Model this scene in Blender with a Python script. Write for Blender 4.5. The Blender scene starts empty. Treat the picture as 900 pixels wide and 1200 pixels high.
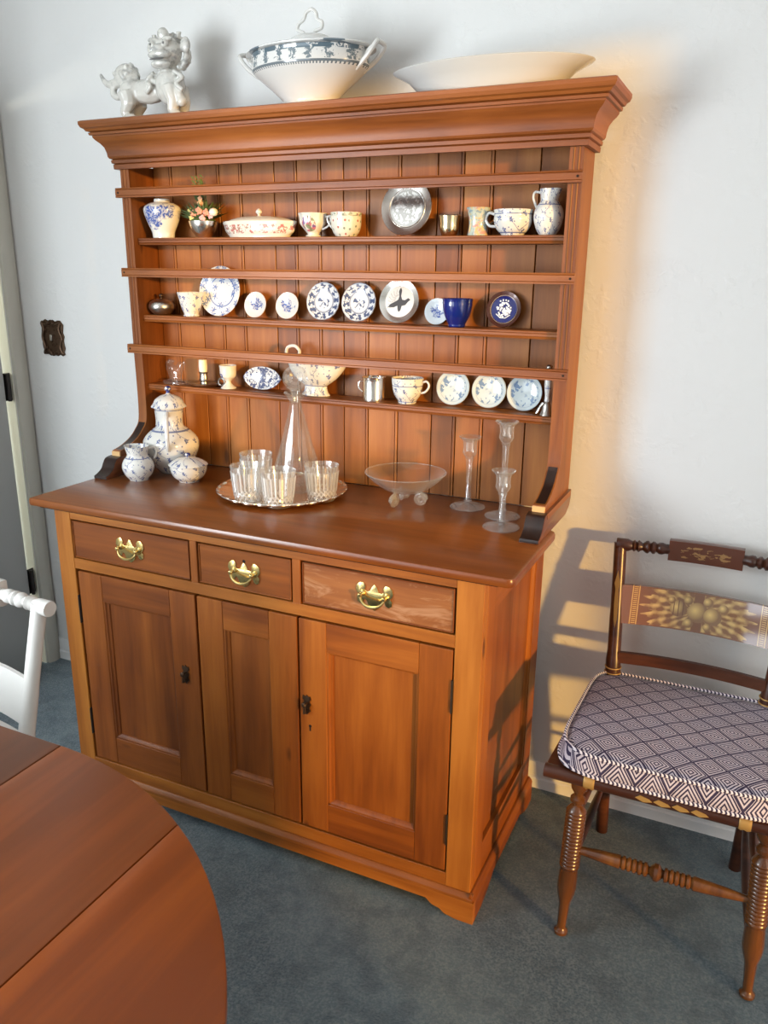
import bpy, bmesh, math, random
from math import sin, cos, pi, sqrt, atan2, radians
from mathutils import Vector, Matrix, noise as mnoise
random.seed(7)
SC = bpy.context.scene
COL = SC.collection

# ------------------------------------------------------------------ camera
cam_data = bpy.data.cameras.new('camera')
cam = bpy.data.objects.new('camera', cam_data)
COL.objects.link(cam)
cr = Vector((0.906193, 0.422713, 0.011288)); cu = Vector((-0.130846, 0.25492, 0.958069)); cf = Vector((-0.40211, 0.869672, -0.286317))
mw = Matrix(((cr.x, cu.x, -cf.x, 1.120618), (cr.y, cu.y, -cf.y, -2.182273), (cr.z, cu.z, -cf.z, 1.541423), (0, 0, 0, 1)))
cam.matrix_world = mw
cam_data.sensor_fit = 'VERTICAL'; cam_data.sensor_height = 24.0
cam_data.lens = 944.3192 / 1200 * 24.0
cam_data.clip_start = 0.02
SC.camera = cam
SC.cycles.transparent_max_bounces = 32
# ------------------------------------------------------------------ world, sun, window light, exposure
world = bpy.data.worlds.new('world'); SC.world = world; world.use_nodes = True
bg = world.node_tree.nodes['Background']
bg.inputs[0].default_value = (0.62, 0.74, 0.9, 1); bg.inputs[1].default_value = 1.0
SC.view_settings.view_transform = 'Standard'; SC.view_settings.look = 'None'
SC.view_settings.gamma = 1.0; SC.view_settings.exposure = 0.04
SC.view_settings.use_curve_mapping = False

def lamp(name, kind, loc, direction, energy, color, **kw):
    l = bpy.data.lights.new(name, kind); l.energy = energy; l.color = color
    for k, val in kw.items(): setattr(l, k, val)
    o = bpy.data.objects.new(name, l); COL.objects.link(o); o.location = loc
    o.rotation_euler = Vector(direction).to_track_quat('-Z', 'Y').to_euler()
    return o
# low evening sun through the glazed opening in the right-hand wall
SUN_E = radians(4.0)
lamp('sun', 'SUN', (4, -3, 2), (-0.857 * cos(SUN_E), 0.515 * cos(SUN_E), -sin(SUN_E)), 4.2, (1.0, 0.55, 0.13), angle=radians(2.6))
# daylight entering through the window in the left-hand wall, behind the table
lamp('window_daylight', 'AREA', (-1.34, -2.62, 1.45), (0.90, 0.75, -0.06), 82, (0.87, 0.945, 1.0), shape='RECTANGLE', size=.9, size_y=1.3)
# daylight entering through the rear window
lamp('rear_daylight', 'AREA', (-0.72, -4.17, 1.20), (0.0, 1, 0.0), 18, (0.84, 0.93, 1.0), shape='RECTANGLE', size=1.15, size_y=1.6)
# warm fill light added at the right-hand opening to brighten surfaces facing it
lamp('side_warm_fill', 'AREA', (2.40, -1.5, 1.2), (-1, 0.0, -0.05), 10, (1.0, 0.74, 0.48), shape='RECTANGLE', size=.95, size_y=1.9)

# ------------------------------------------------------------------ node helper
class V:
    nt = None
    def __init__(s, sock): s.s = sock
    def _b(s, op, o, rev=False):
        a, b = (o, s) if rev else (s, o)
        return mth(op, a, b)
    def __add__(s, o): return s._b('ADD', o)
    def __radd__(s, o): return s._b('ADD', o, True)
    def __sub__(s, o): return s._b('SUBTRACT', o)
    def __rsub__(s, o): return s._b('SUBTRACT', o, True)
    def __mul__(s, o): return s._b('MULTIPLY', o)
    def __rmul__(s, o): return s._b('MULTIPLY', o, True)
    def __truediv__(s, o): return s._b('DIVIDE', o)
    def __lt__(s, o): return s._b('LESS_THAN', o)
    def __gt__(s, o): return s._b('GREATER_THAN', o)
def mth(op, *a):
    n = V.nt.nodes.new('ShaderNodeMath'); n.operation = op
    for i, x in enumerate(a):
        if isinstance(x, V): V.nt.links.new(x.s, n.inputs[i])
        else: n.inputs[i].default_value = x
    return V(n.outputs[0])
def vmin(a, b): return mth('MINIMUM', a, b)
def vmax(a, b): return mth('MAXIMUM', a, b)
def vabs(a): return mth('ABSOLUTE', a)
def vsin(a): return mth('SINE', a)
def vsqrt(a): return mth('SQRT', a)
def vatan2(a, b): return mth('ARCTAN2', a, b)
def vfract(a): return mth('FRACT', a)
def band(a, lo, hi): return (a > lo) * (a < hi)
def vec(x, y, z=0.0):
    n = V.nt.nodes.new('ShaderNodeCombineXYZ')
    for i, q in enumerate((x, y, z)):
        if isinstance(q, V): V.nt.links.new(q.s, n.inputs[i])
        else: n.inputs[i].default_value = q
    return n.outputs[0]
def pnoise(v, scale, detail=2.0, rough=.5, dist=0.0):
    n = V.nt.nodes.new('ShaderNodeTexNoise'); n.inputs['Scale'].default_value = scale; n.inputs['Detail'].default_value = detail
    n.inputs['Roughness'].default_value = rough; n.inputs['Distortion'].default_value = dist
    V.nt.links.new(v, n.inputs['Vector']); return V(n.outputs[0])
def voro(v, scale=1.0, rnd=1.0, dim='2D'):
    n = V.nt.nodes.new('ShaderNodeTexVoronoi'); n.voronoi_dimensions = dim; n.inputs['Scale'].default_value = scale
    n.inputs['Randomness'].default_value = rnd; V.nt.links.new(v, n.inputs['Vector'])
    return V(n.outputs['Distance']), n.outputs['Position'], n.outputs['Color']
def sepxyz(sock):
    n = V.nt.nodes.new('ShaderNodeSeparateXYZ'); V.nt.links.new(sock, n.inputs[0])
    return V(n.outputs[0]), V(n.outputs[1]), V(n.outputs[2])
def mixc(f, a, b):
    n = V.nt.nodes.new('ShaderNodeMix'); n.data_type = 'RGBA'
    if isinstance(f, V): V.nt.links.new(f.s, n.inputs[0])
    else: n.inputs[0].default_value = f
    for i, c in ((6, a), (7, b)):
        if isinstance(c, (tuple, list)): n.inputs[i].default_value = (*c, 1)
        else: V.nt.links.new(c, n.inputs[i])
    return n.outputs[2]
MATS = {}
def mat(name, color=(.8, .8, .8), rough=.5, metal=0.0, coat=0.0, **kw):
    m = bpy.data.materials.new(name); m.use_nodes = True
    b = m.node_tree.nodes['Principled BSDF']
    b.inputs['Base Color'].default_value = (*color, 1); b.inputs['Roughness'].default_value = rough
    b.inputs['Metallic'].default_value = metal; b.inputs['Coat Weight'].default_value = coat
    for k, val in kw.items(): b.inputs[k].default_value = val
    V.nt = m.node_tree; MATS[name] = m
    return m, b
def link(sock, inp): V.nt.links.new(sock.s if isinstance(sock, V) else sock, inp)
def objco():
    t = V.nt.nodes.new('ShaderNodeTexCoord'); return t.outputs['Object']
def randoff(co, k=20.0):
    oi = V.nt.nodes.new('ShaderNodeObjectInfo')
    x, y, z = sepxyz(co); r = V(oi.outputs['Random']) * k
    return x + r, y + r * .7, z + r * .3, V(oi.outputs['Random'])
def bump(b, h, strength=.3, dist=.002):
    n = V.nt.nodes.new('ShaderNodeBump'); n.inputs['Strength'].default_value = strength; n.inputs['Distance'].default_value = dist
    link(h, n.inputs['Height']); link(n.outputs[0], b.inputs['Normal'])

def wood(name, dark, mid, light, axis='x', rough=.45, coat=.10, knots=True, streak=1.0, wear=None):
    m, b = mat(name, mid, rough, 0, coat); b.inputs['Coat Roughness'].default_value = .25
    b.inputs['Specular IOR Level'].default_value = .32
    x, y, z, rnd = randoff(objco())
    k = .07
    p = {'x': (x * k, y, z), 'y': (x, y * k, z), 'z': (x, y, z * k)}[axis]
    v = vec(*p)
    n1 = pnoise(v, 14, 3, .55, .6); n2 = pnoise(v, 95, 3, .6, .2); n3 = pnoise(vec(x, y, z), 3.0, 2)
    g = n1 * .75 + n2 * .25 * streak + (n3 - .5) * .35 + (rnd - .5) * .12
    cr_ = V.nt.nodes.new('ShaderNodeValToRGB'); e = cr_.color_ramp.elements
    e[0].position = .35; e[0].color = (*(q * .80 for q in dark), 1); e[1].position = .70; e[1].color = (*(q * .95 for q in light), 1)
    q = e.new(.52); q.color = (*(k_ * .88 for k_ in mid), 1)
    link(g, cr_.inputs[0]); c = cr_.outputs[0]
    if knots:
        kk = .35
        pk = {'x': (x * kk, y, z), 'y': (x, y * kk, z), 'z': (x, y, z * kk)}[axis]
        d, _, _ = voro(vec(*pk), 5.0, 1.0, '3D')
        c = mixc(vmin(vmax((.055 - d) * 30.0, 0.0), .75), c, tuple(q_ * .35 for q_ in dark))
    if wear:
        w = pnoise(vec(x * .35, y, z), 16, 4, .75, 1.0)
        c = mixc(vmin(vmax((w - .50) * 5.0, 0.0), .75), c, wear)
    link(c, b.inputs['Base Color'])
    bump(b, n2, .12, .001)
    return m
D1, M1, L1 = (.18, .044, .005), (.27, .074, .008), (.345, .108, .014)
for ax in 'xyz': wood('pine_' + ax, D1, M1, L1, ax)
for ax in 'xz': wood('pine_light_' + ax, (.23, .068, .009), (.33, .105, .013), (.41, .15, .023), ax)
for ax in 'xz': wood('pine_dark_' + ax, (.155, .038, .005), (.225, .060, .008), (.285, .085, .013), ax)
for ax in 'xyz': wood('pine_rack_' + ax, (.165, .047, .009), (.25, .077, .015), (.32, .110, .023), ax)
wood('backboard_wood', (.24, .074, .012), (.335, .113, .020), (.41, .155, .032), 'z', .5, .1)
wood('worktop_wood', (.18, .048, .007), (.24, .068, .011), (.29, .088, .016), 'x', .3, .45, False)
wood('worn_drawer', (.15, .045, .014), (.24, .082, .022), (.32, .125, .038), 'x', .45, .15, True, 1.0, (.40, .22, .12))
wood('table_wood_a', (.235, .047, .003), (.29, .061, .004), (.34, .078, .007), 'y', .36, .22, False, .6)
wood('table_wood_b', (.20, .047, .006), (.245, .058, .008), (.285, .072, .011), 'y', .36, .25, False, .6)
wood('table_wood_c', (.135, .042, .012), (.165, .05, .015), (.19, .06, .018), 'y', .33, .35, False, .6)
wood('dark_foot_wood', (.012, .006, .005), (.022, .010, .007), (.04, .016, .010), 'y', .35, .4, False)
wood('foot_side_wood', (.13, .04, .016), (.20, .06, .02), (.26, .08, .03), 'y', .35, .4, False)
wood('cornice_end_wood', (.20, .062, .028), (.27, .09, .042), (.32, .115, .055), 'y', .5, .1, False)
wood('chair_dark_wood', (.030, .009, .005), (.055, .017, .008), (.10, .032, .013), 'x', .32, .4, False)
wood('chair_turned_wood', (.085, .029, .008), (.145, .052, .012), (.23, .09, .020), 'z', .25, .7, False)
mat('gap_black', (.012, .005, .003), .9)
mat('bronze_dark', (.085, .05, .03), .42, .85)
mat('brass', (.78, .60, .24), .24, 1.0)
mat('silver', (.93, .90, .84), .2, 1.0)
mat('silver_gilt', (.85, .68, .42), .16, 1.0)
mat('pewter', (.50, .47, .43), .3, 1.0)
mat('hinge_metal', (.035, .03, .028), .5, .6)
mat('gold_paint', (.46, .28, .09), .45, .4)
mat('white_paint', (.62, .61, .58), .35, 0, .2)
mat('trim_paint', (.80, .82, .82), .4, 0, .1)
mat('casing_paint', (.50, .49, .43), .5)
mat('door_paint', (.42, .43, .42), .5)
mat('jamb_paint', (.84, .84, .72), .5)
mat('pale_wood', (.62, .38, .16), .6)
mat('candle_wax', (.83, .79, .66), .45, 0, 0, **{'Subsurface Weight': .2})
mat('cobalt_glaze', (.004, .014, .16), .12, 0, .8)
mat('cobalt_dark', (.004, .008, .13), .2, 0, .3)
mat('plaque_rim', (.07, .025, .018), .25, .3, .5)
mat('white_relief', (.78, .86, .90), .4)
mat('leaf_dark', (.08, .13, .045), .6); mat('leaf_light', (.12, .19, .06), .6)
mat('bloom_coral', (.72, .30, .20), .6); mat('bloom_peach', (.82, .45, .24), .6); mat('bloom_yellow', (.72, .62, .22), .6); mat('bloom_pink', (.76, .42, .40), .6); mat('bud_white', (.78, .76, .68), .5)
def glass(name, white, base=.06, edge=.3, cut=False, tint=(.98, .99, .985)):
    """glass seen through thin walls: clear transmission, surface reflection stronger at grazing angles, and white painted in for bright edges and the sparkle of cuts"""
    m, b = mat(name, tint, 0.0)
    nt = m.node_tree; out = nt.nodes['Material Output']; nt.nodes.remove(b)
    tr = nt.nodes.new('ShaderNodeBsdfTransparent'); tr.inputs[0].default_value = (*tint, 1)
    df = nt.nodes.new('ShaderNodeBsdfTranslucent'); df.inputs[0].default_value = (.95, .96, .96, 1)
    d2 = nt.nodes.new('ShaderNodeBsdfDiffuse'); d2.inputs[0].default_value = (.95, .96, .96, 1)
    ad = nt.nodes.new('ShaderNodeMixShader'); ad.inputs[0].default_value = .5; link(df.outputs[0], ad.inputs[1]); link(d2.outputs[0], ad.inputs[2])
    lw = nt.nodes.new('ShaderNodeLayerWeight'); lw.inputs[0].default_value = .5; fac = V(lw.outputs['Facing'])
    wf = mth('POWER', fac, 2.5) * edge + white  # diffuse white painted towards the edges in place of bright glints
    if cut:   # white painted for the sparkle of wheel cuts: upright flutes above a band of crossed cuts
        x, y, z = sepxyz(objco()); th = vatan2(y, x)
        fl = vabs(vsin(th * 12.0)); fl = vmax(fl - .72, 0.0) * 1.5 * band(z, .034, .084)
        dm = vmax(vabs(vsin(th * 10.0 + z * 190.0)), vabs(vsin(th * 10.0 - z * 190.0))); dm = vmax(dm - .80, 0.0) * 2.2 * band(z, .006, .034)
        wf = wf + fl + dm
    m2 = nt.nodes.new('ShaderNodeMixShader'); link(wf, m2.inputs[0]); link(tr.outputs[0], m2.inputs[1]); link(ad.outputs[0], m2.inputs[2])
    gl = nt.nodes.new('ShaderNodeBsdfGlossy'); gl.inputs[1].default_value = .04
    f = mth('POWER', fac, 3.0) * .75 + base
    m3 = nt.nodes.new('ShaderNodeMixShader'); link(f, m3.inputs[0]); link(m2.outputs[0], m3.inputs[1]); link(gl.outputs[0], m3.inputs[2])
    link(m3.outputs[0], out.inputs[0])
glass('crystal', .05, .12, .55); glass('whitened_crystal', .10, .14, .55); glass('tumbler_crystal', .07, .14, .5, True); glass('thin_glass', .015, .06, .30)

# walls, carpet
def wallmat(name, col):
    m, b = mat(name, col, .7)
    co = objco(); n = pnoise(co, 38, 3, .55, .3); n2 = pnoise(co, 11, 2)
    h = vmin(vmax((n - .5) * 6.0, -.3), 1.0) * vmax((n2 - .35) * 2.0, 0.0)
    bump(b, h, .28, .004)
wallmat('wall_paint', (.70, .705, .69)); wallmat('ceiling_paint', (.8, .8, .78))
m, b = mat('carpet', (.06, .11, .14), .95)
co = objco(); n = pnoise(co, 2.4, 3, .6, .6); n2 = pnoise(co, 190, 3, .75); n3 = pnoise(co, 16, 3, .6)
c = mixc(vmin(vmax((n - .32) * 2.6, 0.0), 1.0), (.026, .078, .118), (.13, .205, .235))
c = mixc(vmin(vmax((n2 - .42) * 5.0, 0.0), 1.0) * .65, c, (.29, .35, .37))
c = mixc(vmin(vmax((.52 - n3) * 3.0, 0.0), .45), c, (.03, .06, .085))
link(c, b.inputs['Base Color']); bump(b, n2 + n3 * .6, 1.0, .012)
b.inputs['Sheen Weight'].default_value = .3

# china decoration --------------------------------------------------------
def china(name, fn, base=(.80, .79, .74), blue=(.035, .075, .26), rough=.14, second=None):
    base = tuple(q * .88 for q in base)
    m, b = mat(name, base, rough, 0, .5); b.inputs['Coat Roughness'].default_value = .05
    co = objco(); x, y, z = sepxyz(co)
    r = vsqrt(x * x + y * y); th = vatan2(y, x)
    res = fn(x, y, z, r, th, co)
    if not isinstance(res, list): res = [(res, blue)]
    c = base
    for f, colr in res: c = mixc(vmin(f, 1.0), c, colr)
    link(c, b.inputs['Base Color']); return m
def lines(val, width): return vabs(val) < width
def sprig(u, v, cell=1.0, petals=5, size=.2):
    "flowers, leaves and thin tendrils scattered on a (u, v) sheet"
    d, pos, _ = voro(vec(u, v), cell, .55)
    px, py, _z = sepxyz(pos)
    a = vatan2(v - py, u - px)
    nz = pnoise(vec(u, v), cell * 6.0, 2)
    fl = d < (size * .72 + .045 * vsin(a * float(petals)) + (nz - .5) * .42)
    core = d < .03
    vine = lines(vfract(v * cell * .8 + .22 * vsin(u * 4.2 * cell)) - .5, .028)
    vine2 = lines(vfract(u * cell * .7 + .25 * vsin(v * 5.0 * cell)) - .5, .024)
    d2, _, _ = voro(vec(u, v), cell * 2.7, .9)
    leaf = (d2 < .145)
    keep = pnoise(vec(u, v), cell * 1.1, 1) > .5
    m_ = vmax(fl * (1.0 - core), vmax(vmax(vine, vine2) * keep * .8, leaf * keep * .9))
    return m_ * .85
def fluted(R, s, z1=None, zr=()):
    def fn(x, y, z, r, th, co):
        f = sprig(th * R / s, z / s)
        for q in zr: f = vmax(f, lines(z - q, .0012) * .8)
        return f
    return fn
china('china_fluted_pot', fluted(.09, .048, zr=(.135, .137, .2)))
china('china_fluted_small', fluted(.05, .032, zr=(.07,)))
china('china_fluted_cup', fluted(.045, .034, zr=(.006, .05)))
china('china_fluted_bowl', fluted(.08, .04, zr=(.03,)))
def spray(x, y, z, r, th, co, R, cx=0.0, cy=0.0, sz=.5, k=42.0):
    n = pnoise(vec(x, y, z), k, 3, .6, .8)
    rr = vsqrt((x - cx) * (x - cx) + (y - cy) * (y - cy)) / R
    return (n + (sz - rr) * .5) > .62
def plate_spray(R, cx=0.0, cy=0.0, sz=.5, k=60.0):
    def fn(x, y, z, r, th, co):
        n = pnoise(vec(x, y, 0.0), k, 3, .6, 1.0)
        rr = vsqrt((x - cx) * (x - cx) + (y - cy) * (y - cy)) / R
        f = vmin(vmax(((n - .5) * 2.6 + (sz - rr) * 1.6) * 4.0, 0.0), 1.0) * (rr < sz + .2)
        n2 = pnoise(vec(x, y, 0.0), k * 2.5, 2)
        return [(f * (.45 + .55 * (n2 > .5)), (.045, .09, .33))]
    return fn
china('china_saucer_spray', plate_spray(.038, .002, .004, .55, 75.0), (.74, .76, .77))
china('china_saucer_spray_b', plate_spray(.038, -.002, .001, .56, 60.0), (.74, .76, .77))
china('china_saucer_spray_c', plate_spray(.038, .002, .0, .50, 68.0), (.80, .85, .87), blue=(.03, .08, .2))
def big_branch(x, y, z, r, th, co):
    d, pos, _ = voro(vec(x, y), 34.0, .8); px, py, _z = sepxyz(pos)
    a = vatan2(y - py, x - px)
    fl = d < (.26 + .14 * vsin(a * 6.0))
    edge = ((x - .012) * (x - .012) + (y + .004) * (y + .004)) > .00075
    ring = lines(vsqrt((x - .005) * (x - .005) + (y + .0) * (y + .0)) - .045, .0016)
    n = pnoise(vec(x, y), 120, 2)
    return [(vmax(fl * edge * (.5 + .5 * (n > .48)), ring) * .9, (.05, .13, .42))]
china('china_branch_plate', big_branch, (.80, .84, .87))
def onion(R):
    def fn(x, y, z, r, th, co):
        q = r / R
        n = pnoise(vec(x, y), 110, 2, .6, .6)
        rimf = band(q, .60, .93) * ((n + .10 * vsin(th * 12.0) + .06 * vsin(q * 40.0)) > .50)
        ring = vmax(lines(q - .575, .018), vmax(lines(q - .97, .018) * .8, lines(q - .53, .010)))
        fl = (q < .36) * ((n + .12 * vsin(th * 5.0) * (1.0 - q * 1.5)) > .53)
        return [(vmax(rimf, vmax(ring, fl)) * .92, (.028, .055, .16))]
    return fn
china('china_onion', onion(.0545), (.74, .79, .84))
def wreath(R):
    def fn(x, y, z, r, th, co):
        q = r / R
        n = pnoise(vec(x, y), 70, 2, .6, .6)
        rimf = band(q, .38, .78) * ((n + .08 * vsin(th * 6.0)) > .54)
        ring = lines(q - .80, .012) * .5 + lines(q - .97, .02) * .35
        fl = (q < .24) * (n > .56) * .5
        return [(vmax(rimf, vmax(ring, fl)) * .85, (.10, .19, .36))]
    return fn
china('china_wreath', wreath(.048), (.64, .72, .73))
def vase_spray(x, y, z, r, th, co):
    n = pnoise(vec(x, y, z), 62, 3, .6, .5)
    g1 = (x + .004) * (x + .004) + (z - .06) * (z - .06) * .8
    g2 = (x - .034) * (x - .034) + (z - .075) * (z - .075)
    g = vmax(1.0 - g1 / .0009, 1.0 - g2 / .00042)
    f = vmin(vmax((n - .46) * 9.0 + vmin(g, .8) * 2.2, 0.0), 1.0) * (g > -.35) * (y < 0.0)
    n2 = pnoise(vec(x, y, z), 190, 2)
    return [(f * (.45 + .55 * (n2 > .48)), (.06, .11, .36))]
china('china_vase', vase_spray, (.82, .81, .75))
def tureen_f(x, y, z, r, th, co):
    n = pnoise(vec(x * 1.0, y, z), 95, 3, .65, .8)
    t = th * 14.0
    top = band(z, .126, .150) * ((n + .1 * vsin(t)) > .42)
    mid = band(z, .100, .126) * ((n + .13 * vsin(th * 16.0)) > .57)
    low = band(z, .0925, .0985) + band(z, .088, .0925) * (vsin(th * 90.0) > .2)
    return [(top * .92, (.045, .095, .13)), (mid * .85, (.06, .11, .14)), (vmin(low, 1.0) * .85, (.05, .085, .11))]
china('china_tureen', tureen_f, (.80, .79, .75))
def lid_f(x, y, z, r, th, co):
    return [(lines(r - .150, .012) * .85, (.05, .10, .14))]
china('china_tureen_lid', lid_f, (.80, .80, .77))
def redflower(k, zlo, zhi, cols=((.42, .10, .09), (.30, .18, .12)), thr=.58):
    def fn(x, y, z, r, th, co):
        n = pnoise(vec(x, y, z), k, 2, .6, 1.2); n2 = pnoise(vec(x, y, z), k * 1.6, 1, .5, .5)
        bnd = band(z, zlo, zhi)
        return [(bnd * (n > thr) * .85, cols[0]), (bnd * (n2 > thr + .06) * .8, cols[1])]
    return fn
china('china_red_dish', redflower(70, .010, .034, thr=.56), (.80, .76, .67))
china('china_red_lid', redflower(60, .0, .02, thr=.53), (.74, .68, .58))
def bouquet(x, y, z, r, th, co):
    g = 1.0 - ((x - .002) * (x - .002) + (z - .034) * (z - .034)) / .00042
    n = pnoise(vec(x, y, z), 90, 2, .6, .6); n2 = pnoise(vec(x, y, z), 60, 1)
    m_ = (y < 0.0) * (g > 0.0)
    return [(m_ * (n > .48) * .85, (.48, .08, .14)), (m_ * (n2 > .55) * .8, (.16, .24, .12)), (m_ * (n2 < .40) * .7, (.10, .10, .32))]
china('china_bouquet_cup', bouquet, (.80, .76, .67))
def tinydots(x, y, z, r, th, co):
    u, v = th * .04 / .018, z / .018
    d, _, colr = voro(vec(u, v), 1.0, .5)
    rim = band(z, .052, .060) * (pnoise(vec(x, y, z), 150, 1) > .48)
    cx, cy, cz = sepxyz(colr)
    return [((d < .17) * .85, (.13, .20, .16)), ((d < .17) * (cx > .6), (.42, .14, .12)), (rim * .8, (.18, .24, .16))]
china('china_dotted_cup', tinydots, (.79, .77, .67))
def pastel(x, y, z, r, th, co):
    n = pnoise(vec(x, y, z), 65, 3, .6, .8); n2 = pnoise(vec(x, y, z), 100, 2)
    return [((n > .54) * .8, (.55, .25, .20)), ((n < .42) * .8, (.20, .28, .34)), ((n2 > .58) * .8, (.62, .48, .20))]
china('china_pastel', pastel, (.50, .58, .50))
def beaker_f(x, y, z, r, th, co):
    f = sprig(th * .04 / .03, z / .03 + .4, 1.0, 5, .24)
    return [(f, (.05, .09, .33))]
china('china_beaker', beaker_f, (.82, .80, .75))
def leafdish(x, y, z, r, th, co):
    q = vsqrt(x * x / .0044 + y * y / .0013)
    n = pnoise(vec(x, y), 110, 2, .6, .8)
    rimf = band(q, .35, .95) * (n > .54); ring = lines(q - .98, .03)
    stem = (vabs(x) < .011) * (n > .40) * (q < .85)
    return [(vmax(rimf, vmax(ring, stem)) * .9, (.035, .06, .18))]
china('china_leaf_dish', leafdish, (.78, .81, .83))
china('china_white', lambda x, y, z, r, th, co: [(0.0 * x, (1, 1, 1))], (.80, .79, .75))
china('china_platter', lambda x, y, z, r, th, co: [(0.0 * x, (1, 1, 1))], (.62, .63, .61))
china('china_egg_cup', lambda x, y, z, r, th, co: [(band(z, .03, .045) * (x < -.004) * (x > -.017) * (pnoise(vec(x, y, z), 120, 1) > .45), (.05, .08, .28))], (.80, .76, .70))
def navyrelief(x, y, z, r, th, co): return [((r > .0) * 1.0, (.006, .012, .14))]
china('china_navy_knob', lambda x, y, z, r, th, co: [((pnoise(co, 100, 1) > .4) * 1.0, (.02, .03, .17))], (.75, .75, .72))
m, b = mat('lion_glaze', (.66, .66, .62), .16, 0, .7)
co = objco(); g = V.nt.nodes.new('ShaderNodeNewGeometry'); n = pnoise(co, 60, 3, .65)
x, y, z = sepxyz(co)
f = vmin(vmax((n - .48) * 5.0, 0.0), 1.0) * vmin(vmax((z - .06) * 14.0, 0.0), 1.0)
link(mixc(f * .75, (.62, .61, .56), (.25, .26, .255)), b.inputs['Base Color'])
# engraved silver dish
m, b = mat('silver_engraved', (.7, .68, .64), .2, 1.0)
x, y, z = sepxyz(objco()); n = pnoise(vec(x, y), 85, 2, .6, .7)
f = (n > .53) * ((x * x + y * y) < .0018)
link(mixc(f * .8, (.42, .40, .37), (.88, .87, .83)), b.inputs['Base Color'])
m, b = mat('silver_plate_pale', (.80, .77, .72), .28, .6)
mat('lion_eye_mouth_shade', (.16, .16, .155), .3)  # grey of the eyes, and painted shade for the mouth
mat('ink_dark', (.03, .028, .03), .5)
mat('engraved_white', (.56, .55, .53), .4, .2)
# cushion
m, b = mat('cushion_cloth', (.8, .8, .8), .9)
x, y, z = sepxyz(objco())
u = x / .072; v = (y - z * 1.0) / .072
u = u + (pnoise(objco(), 9, 1) - .5) * .12
fu = vabs(vfract(u) - .5); fv = vabs(vfract(v) - .5); d = fu + fv
st = vfract(d * 9.0) < .52
brd = lines(d - .5, .035)
ink = (.028, .020, .055); pale = (.52, .46, .50)
c = mixc(st, ink, pale); c = mixc(brd, c, ink)
link(c, b.inputs['Base Color']); bump(b, pnoise(objco(), 400, 1), .3, .001)
m, b = mat('piping_cloth', (.8, .8, .8), .9)
x, y, z = sepxyz(objco()); st = vfract((x + y * .9) * 110.0) < .5
link(mixc(st, ink, (.74, .68, .72)), b.inputs['Base Color'])
# stencilled back splat: fruit and leaves in gold on brown
m, b = mat('splat_stencil', (.1, .04, .02), .2, 0, 1.0); b.inputs['Coat Roughness'].default_value = .07; b.inputs['Coat IOR'].default_value = 1.9
x, y, z = sepxyz(objco())
n = pnoise(vec(x, 0.0, z), 60, 2)
ax = vabs(x)
rad = vsqrt(x * x + z * z * 2.2); ang = vatan2(z * 1.5, ax)
leaf = ((rad + .012 * n) < (.132 + .012 * vsin(ang * 23.0 + 1.0) + .007 * vsin(ang * 51.0))) * (vabs(z) < .0475) * (ax > .012)
rib = lines(vfract(ang * 2.4) - .5, .06) * (n > .4)
leafshade = vmin(vmax(.40 + .35 * vsin(ang * 23.0) + .30 * vsin(ang * 8.0 + rad * 190.0) + (n - .5) * 1.6, .05), 1.0)
c = mixc(leaf * leafshade * .9, (.17, .06, .018), (.66, .45, .15))
for k, (fx, fz, fr) in enumerate(((-.048, .004, .021), (.0, .0, .026), (.036, -.004, .022), (-.026, .028, .011), (-.020, -.030, .012), (.022, .030, .012), (.026, -.033, .010), (-.066, .024, .009), (.06, .02, .012))):
    dd = vsqrt((x - fx) * (x - fx) + (z - fz) * (z - fz)) / fr
    body = dd < 1.0
    hl = vmax(1.0 - vsqrt((x - fx + fr * .3) * (x - fx + fr * .3) + (z - fz - fr * .2) * (z - fz - fr * .2)) / (fr * 1.1), .12)
    colr = mixc(vmin(hl, 1.0), (.14, .05, .02), (.80, .56, .18))
    if k == 0:
        ribs = vabs(vsin((x - fx) * 330.0 / (1.2))) < .3
        colr = mixc(ribs, colr, (.12, .045, .02))
    c = mixc(body, c, colr)
edge = vmax(lines(ax - .148, .0012), vmax(lines(ax - .164, .0012), band(ax, .151, .161) * (vfract(z * 190.0) < .4)))
c = mixc(edge * .8, c, (.66, .42, .12))
link(c, b.inputs['Base Color'])
m, b = mat('crest_stencil', (.1, .03, .015), .25, 0, .7)
x, y, z = sepxyz(objco()); n = pnoise(vec(x * .35, 0.0, z), 110, 3, .6, .5)
f = (n > .55) * (vabs(x) < .06) * (vabs(z) < .016)
link(mixc(f * .4, (.10, .032, .016), (.58, .36, .13)), b.inputs['Base Color'])
m, b = mat('tray_metal', (.80, .66, .50), .2, 1.0); bump(b, pnoise(objco(), 120, 2), .35, .001)

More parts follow.
